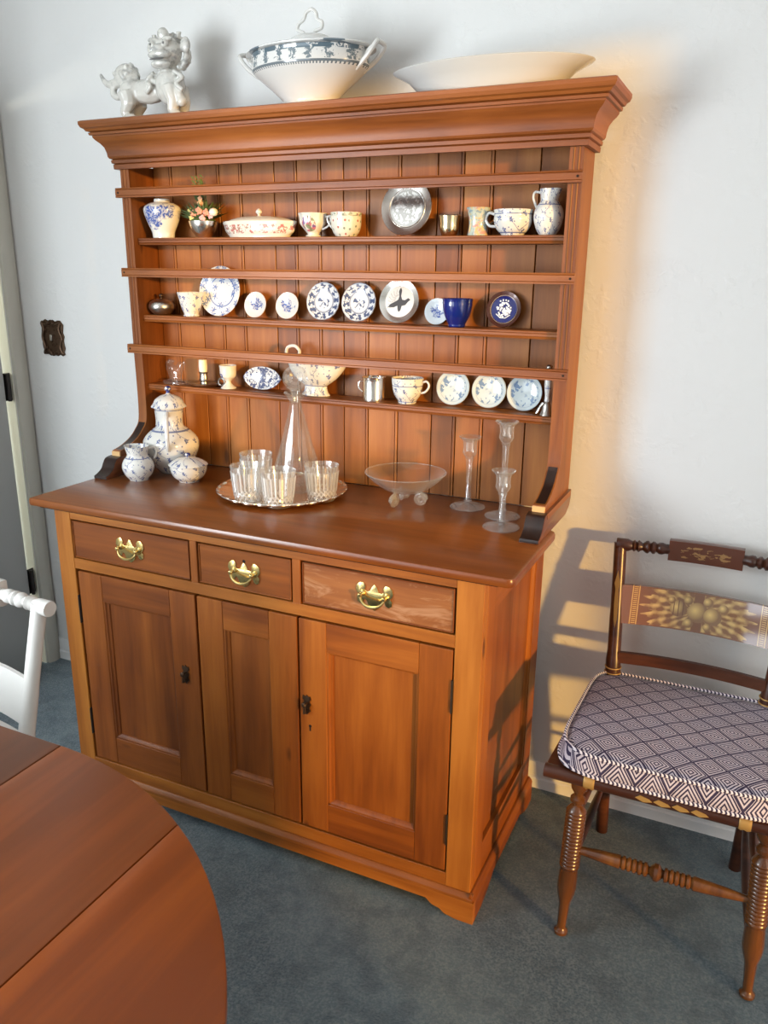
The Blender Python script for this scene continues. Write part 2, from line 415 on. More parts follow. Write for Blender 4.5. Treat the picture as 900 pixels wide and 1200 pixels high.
# ------------------------------------------------------------------ object helpers
WLOC = {}
def tag(o, label=None, cat=None, group=None, kind=None):
    if label: o['label'] = label
    if cat: o['category'] = cat
    if group: o['group'] = group
    if kind: o['kind'] = kind
    return o
def thing(name, loc, label, cat, group=None, rot=(0, 0, 0)):
    o = bpy.data.objects.new(name, None); COL.objects.link(o); o.location = loc; o.rotation_euler = rot
    o.empty_display_size = .05
    WLOC[o.name] = Vector(loc)
    return tag(o, label, cat, group)
def put(name, bm, m, parent=None, world=False, recenter=False, smooth=30, loc=None, rot=None, label=None, kind=None, loose=False):
    """link bm as one mesh; world=True: vertices are world coordinates; recenter: own origin at own middle"""
    bmesh.ops.recalc_face_normals(bm, faces=bm.faces[:]) if not loose else None
    me = bpy.data.meshes.new(name); off = Vector((0, 0, 0))
    pw = WLOC.get(parent.name, Vector((0, 0, 0))) if parent else Vector((0, 0, 0))
    if recenter or (world and not recenter and parent is None and False):
        lo = Vector([min(v.co[i] for v in bm.verts) for i in range(3)]); hi = Vector([max(v.co[i] for v in bm.verts) for i in range(3)])
        off = (lo + hi) / 2
        bmesh.ops.translate(bm, verts=bm.verts[:], vec=-off)
    bm.to_mesh(me); bm.free()
    if smooth is not None:
        me.polygons.foreach_set('use_smooth', [True] * len(me.polygons))
        try: me.set_sharp_from_angle(angle=radians(smooth))
        except Exception: pass
    me.materials.append(MATS[m])
    o = bpy.data.objects.new(name, me); COL.objects.link(o)
    if parent: o.parent = parent
    if world: o.location = off - pw; WLOC[o.name] = off
    else: o.location = off; WLOC[o.name] = pw + off
    if loc is not None: o.location = loc; WLOC[o.name] = pw + Vector(loc)
    if rot is not None: o.rotation_euler = rot
    if label: o['label'] = label
    if kind: o['kind'] = kind
    return o
def fixw(o):  # child of a world-built mesh part: keep world coordinates
    return o
def new(): return bmesh.new()
def box(bm, x0, x1, y0, y1, z0, z1, bev=0.0, seg=2):
    g = bmesh.ops.create_cube(bm, size=1.0)
    vs = g['verts']
    for v in vs:
        v.co = Vector(((x0 + x1) / 2 + v.co.x * (x1 - x0), (y0 + y1) / 2 + v.co.y * (y1 - y0), (z0 + z1) / 2 + v.co.z * (z1 - z0)))
    if bev > 0:
        es = list({e for v in vs for e in v.link_edges})
        bmesh.ops.bevel(bm, geom=es, offset=bev, segments=seg, profile=.5, affect='EDGES', clamp_overlap=True)
    return bm
def bx(*a, **k): return box(new(), *a, **k)
def lathe(bm, prof, seg=40, sx=1.0, sy=1.0, c=(0, 0, 0), fn=None, caps=True, M=None):
    rings = []
    for (r, z) in prof:
        if r < 1e-5:
            v = Vector((0, 0, z)) ; rings.append([bm.verts.new((M @ v if M else v) + Vector(c))]); continue
        ring = []
        for i in range(seg):
            a = 2 * pi * i / seg; rr = r * (fn(a, z, r) if fn else 1.0)
            v = Vector((rr * cos(a) * sx, rr * sin(a) * sy, z))
            ring.append(bm.verts.new((M @ v if M else v) + Vector(c)))
        rings.append(ring)
    for A, B in zip(rings, rings[1:]):
        if len(A) == 1 and len(B) == 1: continue
        for i in range(seg):
            j = (i + 1) % seg
            if len(A) == 1: bm.faces.new((A[0], B[j], B[i]))
            elif len(B) == 1: bm.faces.new((A[i], A[j], B[0]))
            else: bm.faces.new((A[i], A[j], B[j], B[i]))
    if caps:
        for R in (rings[0], rings[-1]):
            if len(R) > 2:
                try: bm.faces.new(R)
                except Exception: pass
    return bm
def prism(bm, pts, axis, a, b, bev=0.0):
    """polygon pts extruded along axis: 'x': pts are (y,z); 'y': (x,z); 'z': (x,y)"""
    def P(p, t): return {'x': (t, p[0], p[1]), 'y': (p[0], t, p[1]), 'z': (p[0], p[1], t)}[axis]
    A = [bm.verts.new(P(p, a)) for p in pts]; B = [bm.verts.new(P(p, b)) for p in pts]
    f1 = bm.faces.new(A); f2 = bm.faces.new(list(reversed(B)))
    n = len(pts)
    for i in range(n):
        j = (i + 1) % n; bm.faces.new((A[i], B[i], B[j], A[j]))
    if bev > 0:
        bmesh.ops.recalc_face_normals(bm, faces=bm.faces[:])
        es = [e for e in bm.edges if (e.verts[0] in A and e.verts[1] in A) or (e.verts[0] in B and e.verts[1] in B)]
        bmesh.ops.bevel(bm, geom=es, offset=bev, segments=2, profile=.5, affect='EDGES', clamp_overlap=True)
    return bm
def smoothpts(pts, n=8, closed=False):
    P = [Vector(p) for p in pts]; out = []; N = len(P)
    rng = range(N) if closed else range(N - 1)
    for i in rng:
        p0 = P[(i - 1) % N] if (closed or i > 0) else P[0]; p1 = P[i]; p2 = P[(i + 1) % N]
        p3 = P[(i + 2) % N] if (closed or i + 2 < N) else P[-1]
        for k in range(n):
            t = k / n
            out.append(.5 * ((2 * p1) + (-p0 + p2) * t + (2 * p0 - 5 * p1 + 4 * p2 - p3) * t * t + (-p0 + 3 * p1 - 3 * p2 + p3) * t ** 3))
    if not closed: out.append(P[-1])
    return out
def tube(bm, pts, r, seg=10, closed=False, flat=1.0):
    P = [Vector(p) for p in pts]; n = len(P); rings = []
    up = Vector((0, 0, 1)); prev = None
    for i in range(n):
        t = (P[(i + 1) % n] - P[(i - 1) % n]) if closed else (P[min(i + 1, n - 1)] - P[max(i - 1, 0)])
        t.normalize()
        if prev is None:
            a = up if abs(t.z) < .9 else Vector((1, 0, 0)); s = t.cross(a).normalized()
        else: s = (prev - t * prev.dot(t)).normalized()
        prev = s; u = t.cross(s)
        rr = r[i] if isinstance(r, (list, tuple)) else r
        rings.append([bm.verts.new(P[i] + s * rr * cos(2 * pi * k / seg) + u * rr * flat * sin(2 * pi * k / seg)) for k in range(seg)])
    for i in range(n if closed else n - 1):
        A, B = rings[i], rings[(i + 1) % n]
        for k in range(seg): bm.faces.new((A[k], A[(k + 1) % seg], B[(k + 1) % seg], B[k]))
    if not closed: bm.faces.new(rings[0]); bm.faces.new(list(reversed(rings[-1])))
    return bm
def ball(bm, c, r, sx=1, sy=1, sz=1, sub=2, rot=None):
    g = bmesh.ops.create_icosphere(bm, subdivisions=sub, radius=r)
    for v in g['verts']:
        p = Vector((v.co.x * sx, v.co.y * sy, v.co.z * sz))
        if rot: p = rot @ p
        v.co = p + Vector(c)
    return bm
def axis_matrix(p0, p1):
    d = (Vector(p1) - Vector(p0)).normalized()
    return d.to_track_quat('Z', 'Y').to_matrix()
def turned(bm, p0, p1, prof, seg=20):
    """lathe prof [(radius, t 0..1)] on the line p0 -> p1"""
    L = (Vector(p1) - Vector(p0)).length; M = axis_matrix(p0, p1)
    return lathe(bm, [(r, t * L) for r, t in prof], seg, M=M, c=p0)
def remesh(bm, voxel, smooth_it=4):
    me = bpy.data.meshes.new('tmp'); bm.to_mesh(me); bm.free()
    o = bpy.data.objects.new('tmp', me); COL.objects.link(o)
    md = o.modifiers.new('r', 'REMESH'); md.mode = 'VOXEL'; md.voxel_size = voxel
    s = o.modifiers.new('s', 'SMOOTH'); s.iterations = smooth_it; s.factor = .5
    dg = bpy.context.evaluated_depsgraph_get(); dg.update()
    me2 = bpy.data.meshes.new_from_object(o.evaluated_get(dg))
    bpy.data.objects.remove(o); bpy.data.meshes.remove(me)
    b2 = bmesh.new(); b2.from_mesh(me2); bpy.data.meshes.remove(me2)
    return b2
def structure(name, bm, m, **k):
    o = put(name, bm, m, None, world=True, recenter=True, **k); o['kind'] = 'structure'; return o

# ------------------------------------------------------------------ room shell
XL, XR, YR, ZC = -1.36, 2.42, -4.2, 2.46
structure('floor', bx(-2.9, XR + .12, YR - .12, .12, -.1, 0), 'carpet', smooth=None)
structure('ceiling', bx(-2.9, XR + .12, YR - .12, .12, ZC, ZC + .1), 'ceiling_paint', smooth=None)
structure('wall_back', bx(-2.9, XR + .12, 0, .12, 0, ZC), 'wall_paint', smooth=None)
bm = new()   # left wall with the doorway beside the corner
box(bm, XL - .12, XL, -1.98, -.93, 0, ZC); box(bm, XL - .12, XL, YR, -3.26, 0, ZC); box(bm, XL - .12, XL, -3.26, -1.98, 0, .75); box(bm, XL - .12, XL, -3.26, -1.98, 2.15, ZC); box(bm, XL - .12, XL, -.065, 0, 0, ZC); box(bm, XL - .12, XL, -.93, -.065, 2.06, ZC)
structure('wall_left', bm, 'wall_paint', smooth=None)
structure('wall_hall', bx(-3.0, -2.9, YR, .12, 0, ZC), 'wall_paint', smooth=None)
bm = new()   # right wall with a tall glazed opening that the low sun shines through
oy0, oy1, oz0, oz1 = -2.0, -.974, .10, 2.20
box(bm, XR, XR + .04, oy1, .12, 0, ZC); box(bm, XR, XR + .04, YR, oy0, 0, ZC)
box(bm, XR, XR + .04, oy0, oy1, oz1, ZC); box(bm, XR, XR + .04, oy0, oy1, 0, oz0)
structure('wall_right', bm, 'wall_paint', smooth=None)
bm = new()
wx0, wx1, wz0, wz1 = -1.32, -.12, .30, 2.1
box(bm, -2.9, wx0, YR - .12, YR, 0, ZC); box(bm, wx1, XR, YR - .12, YR, 0, ZC)
box(bm, wx0, wx1, YR - .12, YR, 0, wz0); box(bm, wx0, wx1, YR - .12, YR, wz1, ZC)
structure('wall_rear', bm, 'wall_paint', smooth=None)
bm = new()
for a in (wx0, (wx0 + wx1) / 2 - .03, wx1 - .06): box(bm, a, a + .06, YR - .08, YR - .03, wz0, wz1, .004)
box(bm, wx0, wx1, YR - .08, YR - .03, wz0, wz0 + .06, .004); box(bm, wx0, wx1, YR - .08, YR - .03, wz1 - .06, wz1, .004)
structure('window_1', bm, 'trim_paint')
bm = new()
for a in (-3.26, -2.65, -2.04): box(bm, XL - .09, XL - .04, a, a + .06, .75, 2.15, .004)
box(bm, XL - .09, XL - .04, -3.26, -1.98, .75, .81, .004); box(bm, XL - .09, XL - .04, -3.26, -1.98, 2.09, 2.15, .004)
structure('window_2', bm, 'trim_paint')
bm = new()   # low baseboard: a board and a quarter round at its foot
prism(bm, [(0, 0), (0, .036), (-.006, .036), (-.010, .031), (-.010, .004), (-.012, 0)], 'x', XL, XR)
structure('baseboard_back', bm, 'trim_paint')
bm = new()
prism(bm, [(0, .0365), (0, .088), (-.004, .088), (-.006, .084), (-.006, .0365)], 'x', XL, XR)
structure('trim_1', bm, 'trim_paint')
# doorway casing and the door standing open into the next room
bm = new()
prism(bm, [(XL + .001, -.004), (XL + .012, -.006), (XL + .020, -.025), (XL + .020, -.045), (XL + .012, -.062), (XL - .02, -.066), (XL - .02, -.004)], 'z', 0, 2.12, 0)
box(bm, XL, XL + .02, -.99, -.066, 2.06, 2.12, .003); box(bm, XL, XL + .02, -.99, -.93, 0, 2.06, .003)
structure('trim_2', bm, 'casing_paint')
structure('trim_3', bx(XL - .118, XL - .001, -.069, -.0655, 0, 2.06), 'jamb_paint', smooth=None)
DA = radians(9); dm = bx(-.018, .018, -.79, 0, .012, 2.04, .002)
bmesh.ops.rotate(dm, verts=dm.verts[:], matrix=Matrix.Rotation(DA, 3, 'Z')); bmesh.ops.translate(dm, verts=dm.verts[:], vec=(XL - .015, -.113, 0))
door = structure('door_1', dm, 'door_paint')
for z0 in (.31, 1.07):
    bm = bx(XL - .016, XL - .012, -.117, -.068, z0, z0 + .10, .001)
    tube(bm, [(XL + .002, -.092, z0), (XL + .002, -.092, z0 + .10)], .007, 10)
    box(bm, XL - .012, XL + .002, -.096, -.088, z0 + .002, z0 + .098)
    for k in range(3): ball(bm, (XL + .0085, -.092, z0 + .02 + .03 * k), .0022, sub=1)
    put('hinge', bm, 'hinge_metal', door, world=True, recenter=True)
lamp('hall_fill_light', 'POINT', (-2.1, -1.3, 1.9), (0, 0, -1), 30, (1.0, .95, .78), shadow_soft_size=.12)  # unseen light added in the hall to brighten the door jamb

# ------------------------------------------------------------------ sideboard
sb = thing('sideboard', (0, -.35, 0), 'large honey pine sideboard base with three drawers and panelled doors standing on blue carpet', 'sideboard')
FY = -.609; BY = -.075
def W(name, bm, m, parent=sb, **k):
    k.setdefault('recenter', True); return put(name, bm, m, parent, world=True, **k)
# worktop with rounded front corners and clipped rear corners
def rc(cx, cy, r, a0, a1, n=6): return [(cx + r * cos(a0 + (a1 - a0) * i / n), cy + r * sin(a0 + (a1 - a0) * i / n)) for i in range(n + 1)]
a_ = .705; r_ = .018
outl = rc(-a_ + r_ * .4, -.624 + r_ * .4, r_ * .4, pi, 1.5 * pi) + rc(a_ - r_, -.624 + r_, r_, 1.5 * pi, 2 * pi) + rc(a_ - .02, -.262, .02, 0, pi / 2) + [(.655, -.240), (.655, -.060), (-.655, -.060), (-.655, -.240)] + rc(-a_ + .02, -.262, .02, pi / 2, pi)
W('worktop', prism(new(), outl, 'z', .896, .920, .007), 'worktop_wood', smooth=40)
W('dark_edge_strip', bx(-.668, .668, -.619, -.60, .8955, .8959), 'gap_black')  # thin near-black strip under the worktop's front edge
SX0, SX1 = -.626, .638
for n_, (x0, x1) in enumerate(((SX0, -.568), (.573, SX1))):
    W('stile', bx(x0, x1, FY, FY + .03, .065, .896, .0015, 1), 'pine_light_z')
def rail(x0, x1, z0, z1, m='pine_light_x', nm='rail', y=FY + .0005): return W(nm, bx(x0, x1, y, y + .028, z0, z1, .001, 1), m)
rail(-.568, .573, .872, .896); rail(-.568, .573, .726, .757); rail(-.568, .573, .072, .114)
rail(-.160, -.138, .757, .872, 'pine_z', 'drawer_divider'); rail(.148, .171, .757, .872, 'pine_z', 'drawer_divider')
# interior block coloured black to stand for the shade in the gaps
W('carcase', bx(SX0 + .02, SX1 - .02, FY + .031, BY - .01, .09, .894), 'gap_black')
W('back_panel', bx(SX0, SX1, BY - .008, BY, .0, .894), 'pine_x')
# drawers
def batwing(cx, cz, s=1.0):
    half = [(0, .028), (.006, .022), (.010, .012), (.017, .010), (.022, .014), (.020, .022), (.026, .029), (.034, .028), (.041, .022), (.043, .012), (.040, .005), (.036, .001), (.041, -.004), (.040, -.014), (.033, -.019), (.026, -.016), (.023, -.008), (.018, -.010), (.014, -.020), (.008, -.026), (0, -.031)]
    pts = half + [(-x, z) for x, z in reversed(half[1:-1])]
    return [(cx + x * s, cz + z * s) for x, z in pts]
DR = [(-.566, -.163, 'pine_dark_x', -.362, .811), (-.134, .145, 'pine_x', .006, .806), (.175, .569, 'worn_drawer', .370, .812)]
for i, (x0, x1, mt, hx, hz) in enumerate(DR):
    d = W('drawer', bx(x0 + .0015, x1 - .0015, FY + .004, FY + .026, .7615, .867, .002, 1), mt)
    fr = new()   # cock-bead round the drawer front
    for q in ((x0 + .001, x0 + .004, .761, .868), (x1 - .004, x1 - .001, .761, .868), (x0 + .001, x1 - .001, .761, .764), (x0 + .001, x1 - .001, .864, .867)): box(fr, q[0], q[1], FY + .001, FY + .006, q[2], q[3], .001, 1)
    put('beading', fr, 'pine_dark_x', d, world=True, recenter=True)
    put('back_plate', prism(new(), batwing(hx, hz, 1.12), 'y', FY + .004, FY + .0015, .0006), 'brass', d, world=True, recenter=True)
    bl = new(); pp = []
    for t in range(15):
        a = pi + pi * t / 14; pp.append((hx + .031 * cos(a), FY - .010 - .008 * abs(sin(a)), hz + .004 + .031 * sin(a) * .74))
    pp = [(hx - .024, FY - .010, hz + .010)] + pp + [(hx + .024, FY - .010, hz + .010)]
    tube(bl, pp, [.0022 + .0016 * sin(pi * i_ / (len(pp) - 1)) for i_ in range(len(pp))], 8)
    put('handle', bl, 'brass', d, world=True, recenter=True)
    for sx_ in (-1, 1):
        ps = new(); lathe(ps, [(0, 0), (.007, 0), (.0075, .003), (.004, .006), (.004, .012), (.006, .015), (.004, .019), (0, .02)], 12, M=Matrix.Rotation(pi / 2, 3, 'X'), c=(hx + sx_ * .031, FY + .002, hz + .006))
        put('handle_post', ps, 'brass', d, world=True, recenter=True)
    if i != 0:
        kh = new(); kz = .840 if i == 1 else .795
        if i == 1:
            lathe(kh, [(0, 0), (.0045, 0), (.0045, .001), (0, .001)], 12, M=Matrix.Rotation(pi / 2, 3, 'X'), c=(hx, FY + .0045, kz)); box(kh, hx - .002, hx + .002, FY + .003, FY + .0045, kz - .012, kz)
            put('keyhole', kh, 'gap_black', d, world=True, recenter=True)
        else: kh.free()
# doors: left and right open, the middle one is a fixed panel of the same make
def door_front(nm, x0, x1, px0, px1, m_st, m_pan, z0=.119, z1=.719, pz0=.204, pz1=.641):
    d = W(nm, bx(x0 + .004, x1 - .004, FY + .016, FY + .026, z0 + .004, z1 - .004), m_pan)
    P_ = lambda n, b, m_, **k: put(n, b, m_, d, world=True, recenter=True, **k)
    P_('stile', bx(x0, px0 - .0004, FY + .001, FY + .022, z0, z1, .0015, 1), m_st + '_z'); P_('stile', bx(px1 + .0004, x1, FY + .001, FY + .022, z0, z1, .0015, 1), m_st + '_z')
    P_('rail', bx(px0, px1, FY + .0015, FY + .022, pz1, z1, .001, 1), m_st + '_x'); P_('rail', bx(px0, px1, FY + .0015, FY + .022, z0, pz0, .001, 1), m_st + '_x')
    # moulding on the left and bottom of the panel and a bevelled fielded panel
    mo = new()
    prism(mo, [(px0, FY + .003), (px0 + .005, FY + .003), (px0 + .008, FY + .007), (px0 + .014, FY + .009), (px0 + .017, FY + .016), (px0, FY + .016)], 'z', pz0, pz1)
    prism(mo, [(FY + .003, pz0), (FY + .003, pz0 + .004), (FY + .008, pz0 + .008), (FY + .010, pz0 + .013), (FY + .016, pz0 + .016), (FY + .016, pz0)], 'x', px0, px1)
    prism(mo, [(px1, FY + .003), (px1 - .004, FY + .004), (px1 - .007, FY + .010), (px1 - .009, FY + .016), (px1, FY + .016)], 'z', pz0, pz1)
    prism(mo, [(FY + .003, pz1), (FY + .004, pz1 - .004), (FY + .010, pz1 - .007), (FY + .016, pz1 - .009), (FY + .016, pz1)], 'x', px0, px1)
    P_('moulding', mo, m_st + '_z')
    P_('panel', bx(px0 + .004, px1 - .004, FY + .0125, FY + .018, pz0 + .004, pz1 - .004, .001, 1), m_pan)
    return d
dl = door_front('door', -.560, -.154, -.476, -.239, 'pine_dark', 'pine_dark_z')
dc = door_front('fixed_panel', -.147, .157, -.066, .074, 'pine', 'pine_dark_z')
dr = door_front('door', .163, .569, .241, .486, 'pine', 'pine_z')
def latch(d, x, z):
    b_ = new()
    pts = [(0, .026), (.006, .020), (.010, .024), (.012, .014), (.007, .008), (.012, .0), (.007, -.010), (.011, -.018), (.005, -.024), (0, -.030)]
    pts = pts + [(-p, q) for p, q in reversed(pts[1:-1])]
    prism(b_, [(x + p, z + q) for p, q in pts], 'y', FY + .001, FY - .002, .0005)
    lathe(b_, [(0, 0), (.004, 0), (.003, .008), (.006, .011), (.007, .015), (.004, .018), (0, .019)], 12, M=Matrix.Rotation(pi / 2, 3, 'X'), c=(x, FY - .002, z + .004))
    tube(b_, [(x, FY - .010, z + .004), (x + .001, FY - .014, z - .008), (x, FY - .013, z - .020)], [.003, .0035, .0045], 8)
    tube(b_, [(x - .008, FY - .004, z - .014), (x - .003, FY - .008, z - .020), (x + .006, FY - .005, z - .016)], .002, 6)
    put('latch', b_, 'bronze_dark', d, world=True, recenter=True, label='dark bronze latch')
latch(dl, -.197, .482); latch(dr, .184, .486)
kh = new(); lathe(kh, [(0, 0), (.004, 0), (.004, .001), (0, .001)], 12, M=Matrix.Rotation(pi / 2, 3, 'X'), c=(.192, FY + .0015, .424)); box(kh, .190, .194, FY, FY + .0015, .410, .424)
put('keyhole', kh, 'gap_black', dr, world=True, recenter=True)
for d, x in ((dl, -.5640), (dr, .5705)):
    for z0, z1 in ((.56, .645), (.198, .282)):
        h = new(); box(h, x - .0025, x + .0025, FY - .0015, FY + .01, z0, z1, .001, 1)
        tube(h, [(x, FY - .002, z0), (x, FY - .002, z1)], .002, 8)
        put('hinge', h, 'hinge_metal', d, world=True, recenter=True)
# side panels (frame and recessed panel), both ends
for sgn, xs in ((1, SX1), (-1, SX0)):
    t = .02 * sgn
    def B(y0, y1, z0, z1, inset=0.0, m_='pine_z', nm='side_stile'):
        xa, xb = xs - sgn * inset, xs - t
        return W(nm, bx(min(xa, xb), max(xa, xb), y0, y1, z0, z1, .001, 1), m_)
    B(FY + .0305, -.525, .07, .896); B(-.150, BY - .008, .07, .896)
    B(-.525, -.150, .80, .896, .0005, 'pine_y', 'side_rail'); B(-.525, -.150, .07, .165, .0005, 'pine_y', 'side_rail')
    B(-.525, -.150, .165, .80, .011, 'pine_dark_z', 'side_panel')
    mo = new()
    if True:
        prism(mo, [(xs - sgn * .002, -.150), (xs - sgn * .003, -.156), (xs - sgn * .009, -.160), (xs - sgn * .011, -.166), (xs - sgn * .013, -.150)], 'z', .165, .80)
    W('side_moulding', mo, 'pine_z'); mo = new()
    prism(mo, [(xs - sgn * .002, -.525), (xs - sgn * .004, -.519), (xs - sgn * .009, -.515), (xs - sgn * .011, -.509), (xs - sgn * .013, -.525)], 'z', .165, .80)
    W('side_moulding', mo, 'pine_z')
# plinth with bracket feet
def plinth_pts(x0, x1):
    return [(x0, 0), (x0 + .045, -.0), (x0 + .075, .006), (x0 + .088, .016), (x0 + .108, .020), (x0 + .125, .034), (x1 - .125, .034), (x1 - .108, .020), (x1 - .088, .016), (x1 - .075, .006), (x1 - .045, 0), (x1, 0)]
p0, p1 = SX0 - .014, SX1 + .014
pts = plinth_pts(p0, p1) + [(p1, .062), (p0, .062)]
W('plinth', prism(new(), pts, 'y', FY - .014, FY + .004), 'pine_light_x')
mo = new(); prism(mo, [(FY - .014, .062), (FY - .013, .069), (FY - .007, .073), (FY - .003, .078), (FY + .002, .079), (FY + .002, .062)], 'x', p0 + .004, p1 - .004)
W('plinth_moulding', mo, 'pine_light_x')
for sgn, xo in ((1, p1), (-1, p0)):
    y0, y1 = FY + .004, BY
    pts = [(y0, 0), (y0 + .05, .0), (y0 + .10, .010), (y0 + .125, .022), (y0 + .15, .034), (y1 - .13, .034), (y1 - .11, .022), (y1 - .085, .012), (y1 - .05, 0), (y1, 0), (y1, .064), (y0, .064)]
    W('plinth', prism(new(), pts, 'x', xo, xo - sgn * .013), 'pine_y')
    mo = new(); prism(mo, [(xo, .064), (xo - sgn * .002, .070), (xo - sgn * .009, .078), (xo - sgn * .0135, .079), (xo - sgn * .0135, .064)], 'y', y0 - .015, y1)
    W('plinth_moulding', mo, 'pine_y')

# ------------------------------------------------------------------ plate rack
rk = thing('plate_rack', (0, -.12, .92), 'tall open pine plate rack with cornice standing on the sideboard worktop', 'rack')
def K(name, bm, m, **k):
    k.setdefault('recenter', True); return put(name, bm, m, rk, world=True, **k)
UX = -.003; S_ = .687; YF = -.168; YB = -.062
curve = [(YF, 1.835), (YF, 1.275), (YF + .002, 1.16), (YF - .002, 1.075), (-.190, 1.045), (-.218, 1.022), (-.262, 1.003), (-.297, .995), (-.300, .966)]
curve = curve[:2] + [tuple(p)[:2] for p in smoothpts([(a, b, 0) for a, b in curve[1:-1]], 5)][1:] + [curve[-1]]
for sgn in (-1, 1):
    x0, x1 = UX + sgn * S_, UX + sgn * (S_ - .032)
    pts = [(q[0], q[1]) for q in curve] + [(-.040, .966), (-.040, 1.835)]
    s_ = K('side_board', prism(new(), pts, 'x', x0, x1), 'pine_rack_z', smooth=20)
    bd = new()   # two fine beads down the front edge
    for f in (.009, .021):
        xx = UX + sgn * (S_ - f); tube(bd, [(xx, YF - .0002, 1.30), (xx, YF - .0002, 1.835)], .0022, 6)
    put('bead', bd, 'pine_rack_z', s_, world=True, recenter=True)
    # sledge foot
    fx0, fx1 = UX + sgn * (S_ + .008), UX + sgn * (S_ - .040)
    fp = smoothpts([(-.300, .978, 0), (-.322, .974, 0), (-.334, .960, 0), (-.343, .945, 0), (-.360, .934, 0), (-.374, .929, 0)], 4)
    pts = [(-.300, .978)] + [(p.x, p.y) for p in fp] + [(-.376, .9205), (-.372, .9205)] + [(-.09, .9205), (-.052, .935), (-.040, .955), (-.040, .978)]
    ft = K('sledge_foot', prism(new(), pts, 'x', fx0, fx1, .001), 'foot_side_wood', smooth=25)
    tr = new(); prism(tr, [(-.300, .9783), (-.310, .9775), (-.300, .9625), (-.05, .9625), (-.05, .9783)], 'x', fx0 + sgn * .001, fx0)
    put('foot_moulding', tr, 'pine_rack_y', ft, world=True, recenter=True)
    dk = new()
    pp = [(p.x - .0014, p.y + .0010) for p in fp] + [(-.3766, .9275), (-.3766, .9212)]
    back = [(p[0] + .003, p[1] - .002) for p in reversed(pp)]
    prism(dk, pp + back, 'x', min(fx0, fx1) + .001, max(fx0, fx1) - .001)
    put('foot_face', dk, 'dark_foot_wood', ft, world=True, recenter=True, label='black worn front of the sledge foot')
    K('end_block', bx(min(x0, x1), max(x0, x1), -.302, -.296, .967, .993, .001, 1), 'pale_wood')
# worn dark strip on the lower curve of the right-hand board
wk = new(); cp = [p for p in curve if p[1] < 1.075 and p[1] > .996]
A_ = [(p[0] - .0012, p[1]) for p in cp]; B_ = [(p[0] + .002, p[1] + .0005) for p in reversed(cp)]
for sgn in (-1, 1):
    wk = new(); prism(wk, A_ + B_, 'x', UX + sgn * (S_ - .004), UX + sgn * (S_ - .028)); K('worn_edge', wk, 'dark_foot_wood', label='dark worn edge of the curved bracket')
# backboards
seams = [-.657, -.586, -.493, -.411, -.332, -.220, -.145, -.067, .005, .085, .180, .285, .358, .438, .558, .652]
YP = -.062
for a, b in zip(seams, seams[1:]):
    a2, b2 = a + .0014, b - .0014; bd = .0085
    pts = [(a2, YP + .012), (a2, YP + .001), (a2 + .001, YP)]
    if seams.index(a) % 3 != 1: pts += [(b2 - bd, YP), (b2 - bd, YP + .008), (b2 - bd + .0022, YP + .008), (b2 - bd + .0022, YP)]
    pts += [(b2 - .001, YP), (b2, YP + .001), (b2, YP + .012)]
    K('backboard', prism(new(), pts, 'z', .921, 1.86), 'backboard_wood', smooth=20)
K('gap_shade_sheet', bx(-.66, .655, YP + .0125, YP + .018, .921, 1.86), 'gap_black')  # black sheet added so the gaps between boards look shaded
# shelves with a bead under the front edge
for z in (1.630, 1.402, 1.188):
    yf = -.150
    pts = [(YP - .0003, z), (-.085, z), (-.087, z - .002), (-.090, z - .002), (-.092, z), (yf + .002, z), (yf, z - .002), (yf, z - .005), (yf + .002, z - .006), (yf, z - .007), (yf, z - .013), (yf + .002, z - .014), (yf, z - .016), (yf + .002, z - .020), (YP - .0003, z - .020)]
    K('shelf', prism(new(), pts, 'x', UX - S_ + .0325, UX + S_ - .0325), 'pine_rack_x', smooth=20)
for i, (z0, z1) in enumerate(((1.743, 1.770), (1.516, 1.542), (1.286, 1.313))):
    yf, yb = YF - .016, YF - .0003; h = z1 - z0
    pts = [(yb, z0), (yf, z0), (yf, z0 + h * .16), (yf + .002, z0 + h * .20), (yf, z0 + h * .24), (yf, z0 + h * .78), (yf + .002, z0 + h * .82), (yf, z0 + h * .86), (yf + .002, z1), (yb, z1)]
    r = K('plate_rail', prism(new(), pts, 'x', -.701, .688), 'pine_rack_x', smooth=20)
    for x in (-.690, .678):
        n_ = new(); lathe(n_, [(0, 0), (.003, 0), (.003, .001), (0, .001)], 8, M=Matrix.Rotation(pi / 2, 3, 'X'), c=(x, yf, (z0 + z1) / 2)); put('nail', n_, 'gap_black', r, world=True, recenter=True)
# cornice, mitred round three sides
prof = [(0, 1.822), (.012, 1.822), (.013, 1.834), (.010, 1.836), (.016, 1.838), (.017, 1.846), (.013, 1.848), (.020, 1.851), (.023, 1.856), (.024, 1.866), (.028, 1.880), (.036, 1.891), (.045, 1.899), (.050, 1.906), (.050, 1.910), (.056, 1.911), (.058, 1.917), (.053, 1.919), (.062, 1.921), (.066, 1.927), (.072, 1.930), (.076, 1.938), (.076, 1.946), (.070, 1.949), (.0, 1.949)]
bx0, bx1, by = UX - S_, UX + S_, YF
def ring(o, z): return [Vector((bx0 - o, -.040, z)), Vector((bx0 - o, by - o, z)), Vector((bx1 + o, by - o, z)), Vector((bx1 + o, -.040, z))]
def cornice_seg(i, gap0=0, gap1=0):
    b_ = new(); R = [ring(o, z) for o, z in prof]
    A = [b_.verts.new(r[i]) for r in R]; B = [b_.verts.new(r[i + 1]) for r in R]
    n = len(R)
    for k in range(n):
        j = (k + 1) % n; b_.faces.new((A[k], A[j], B[j], B[k]))
    b_.faces.new(A); b_.faces.new(list(reversed(B)))
    return b_
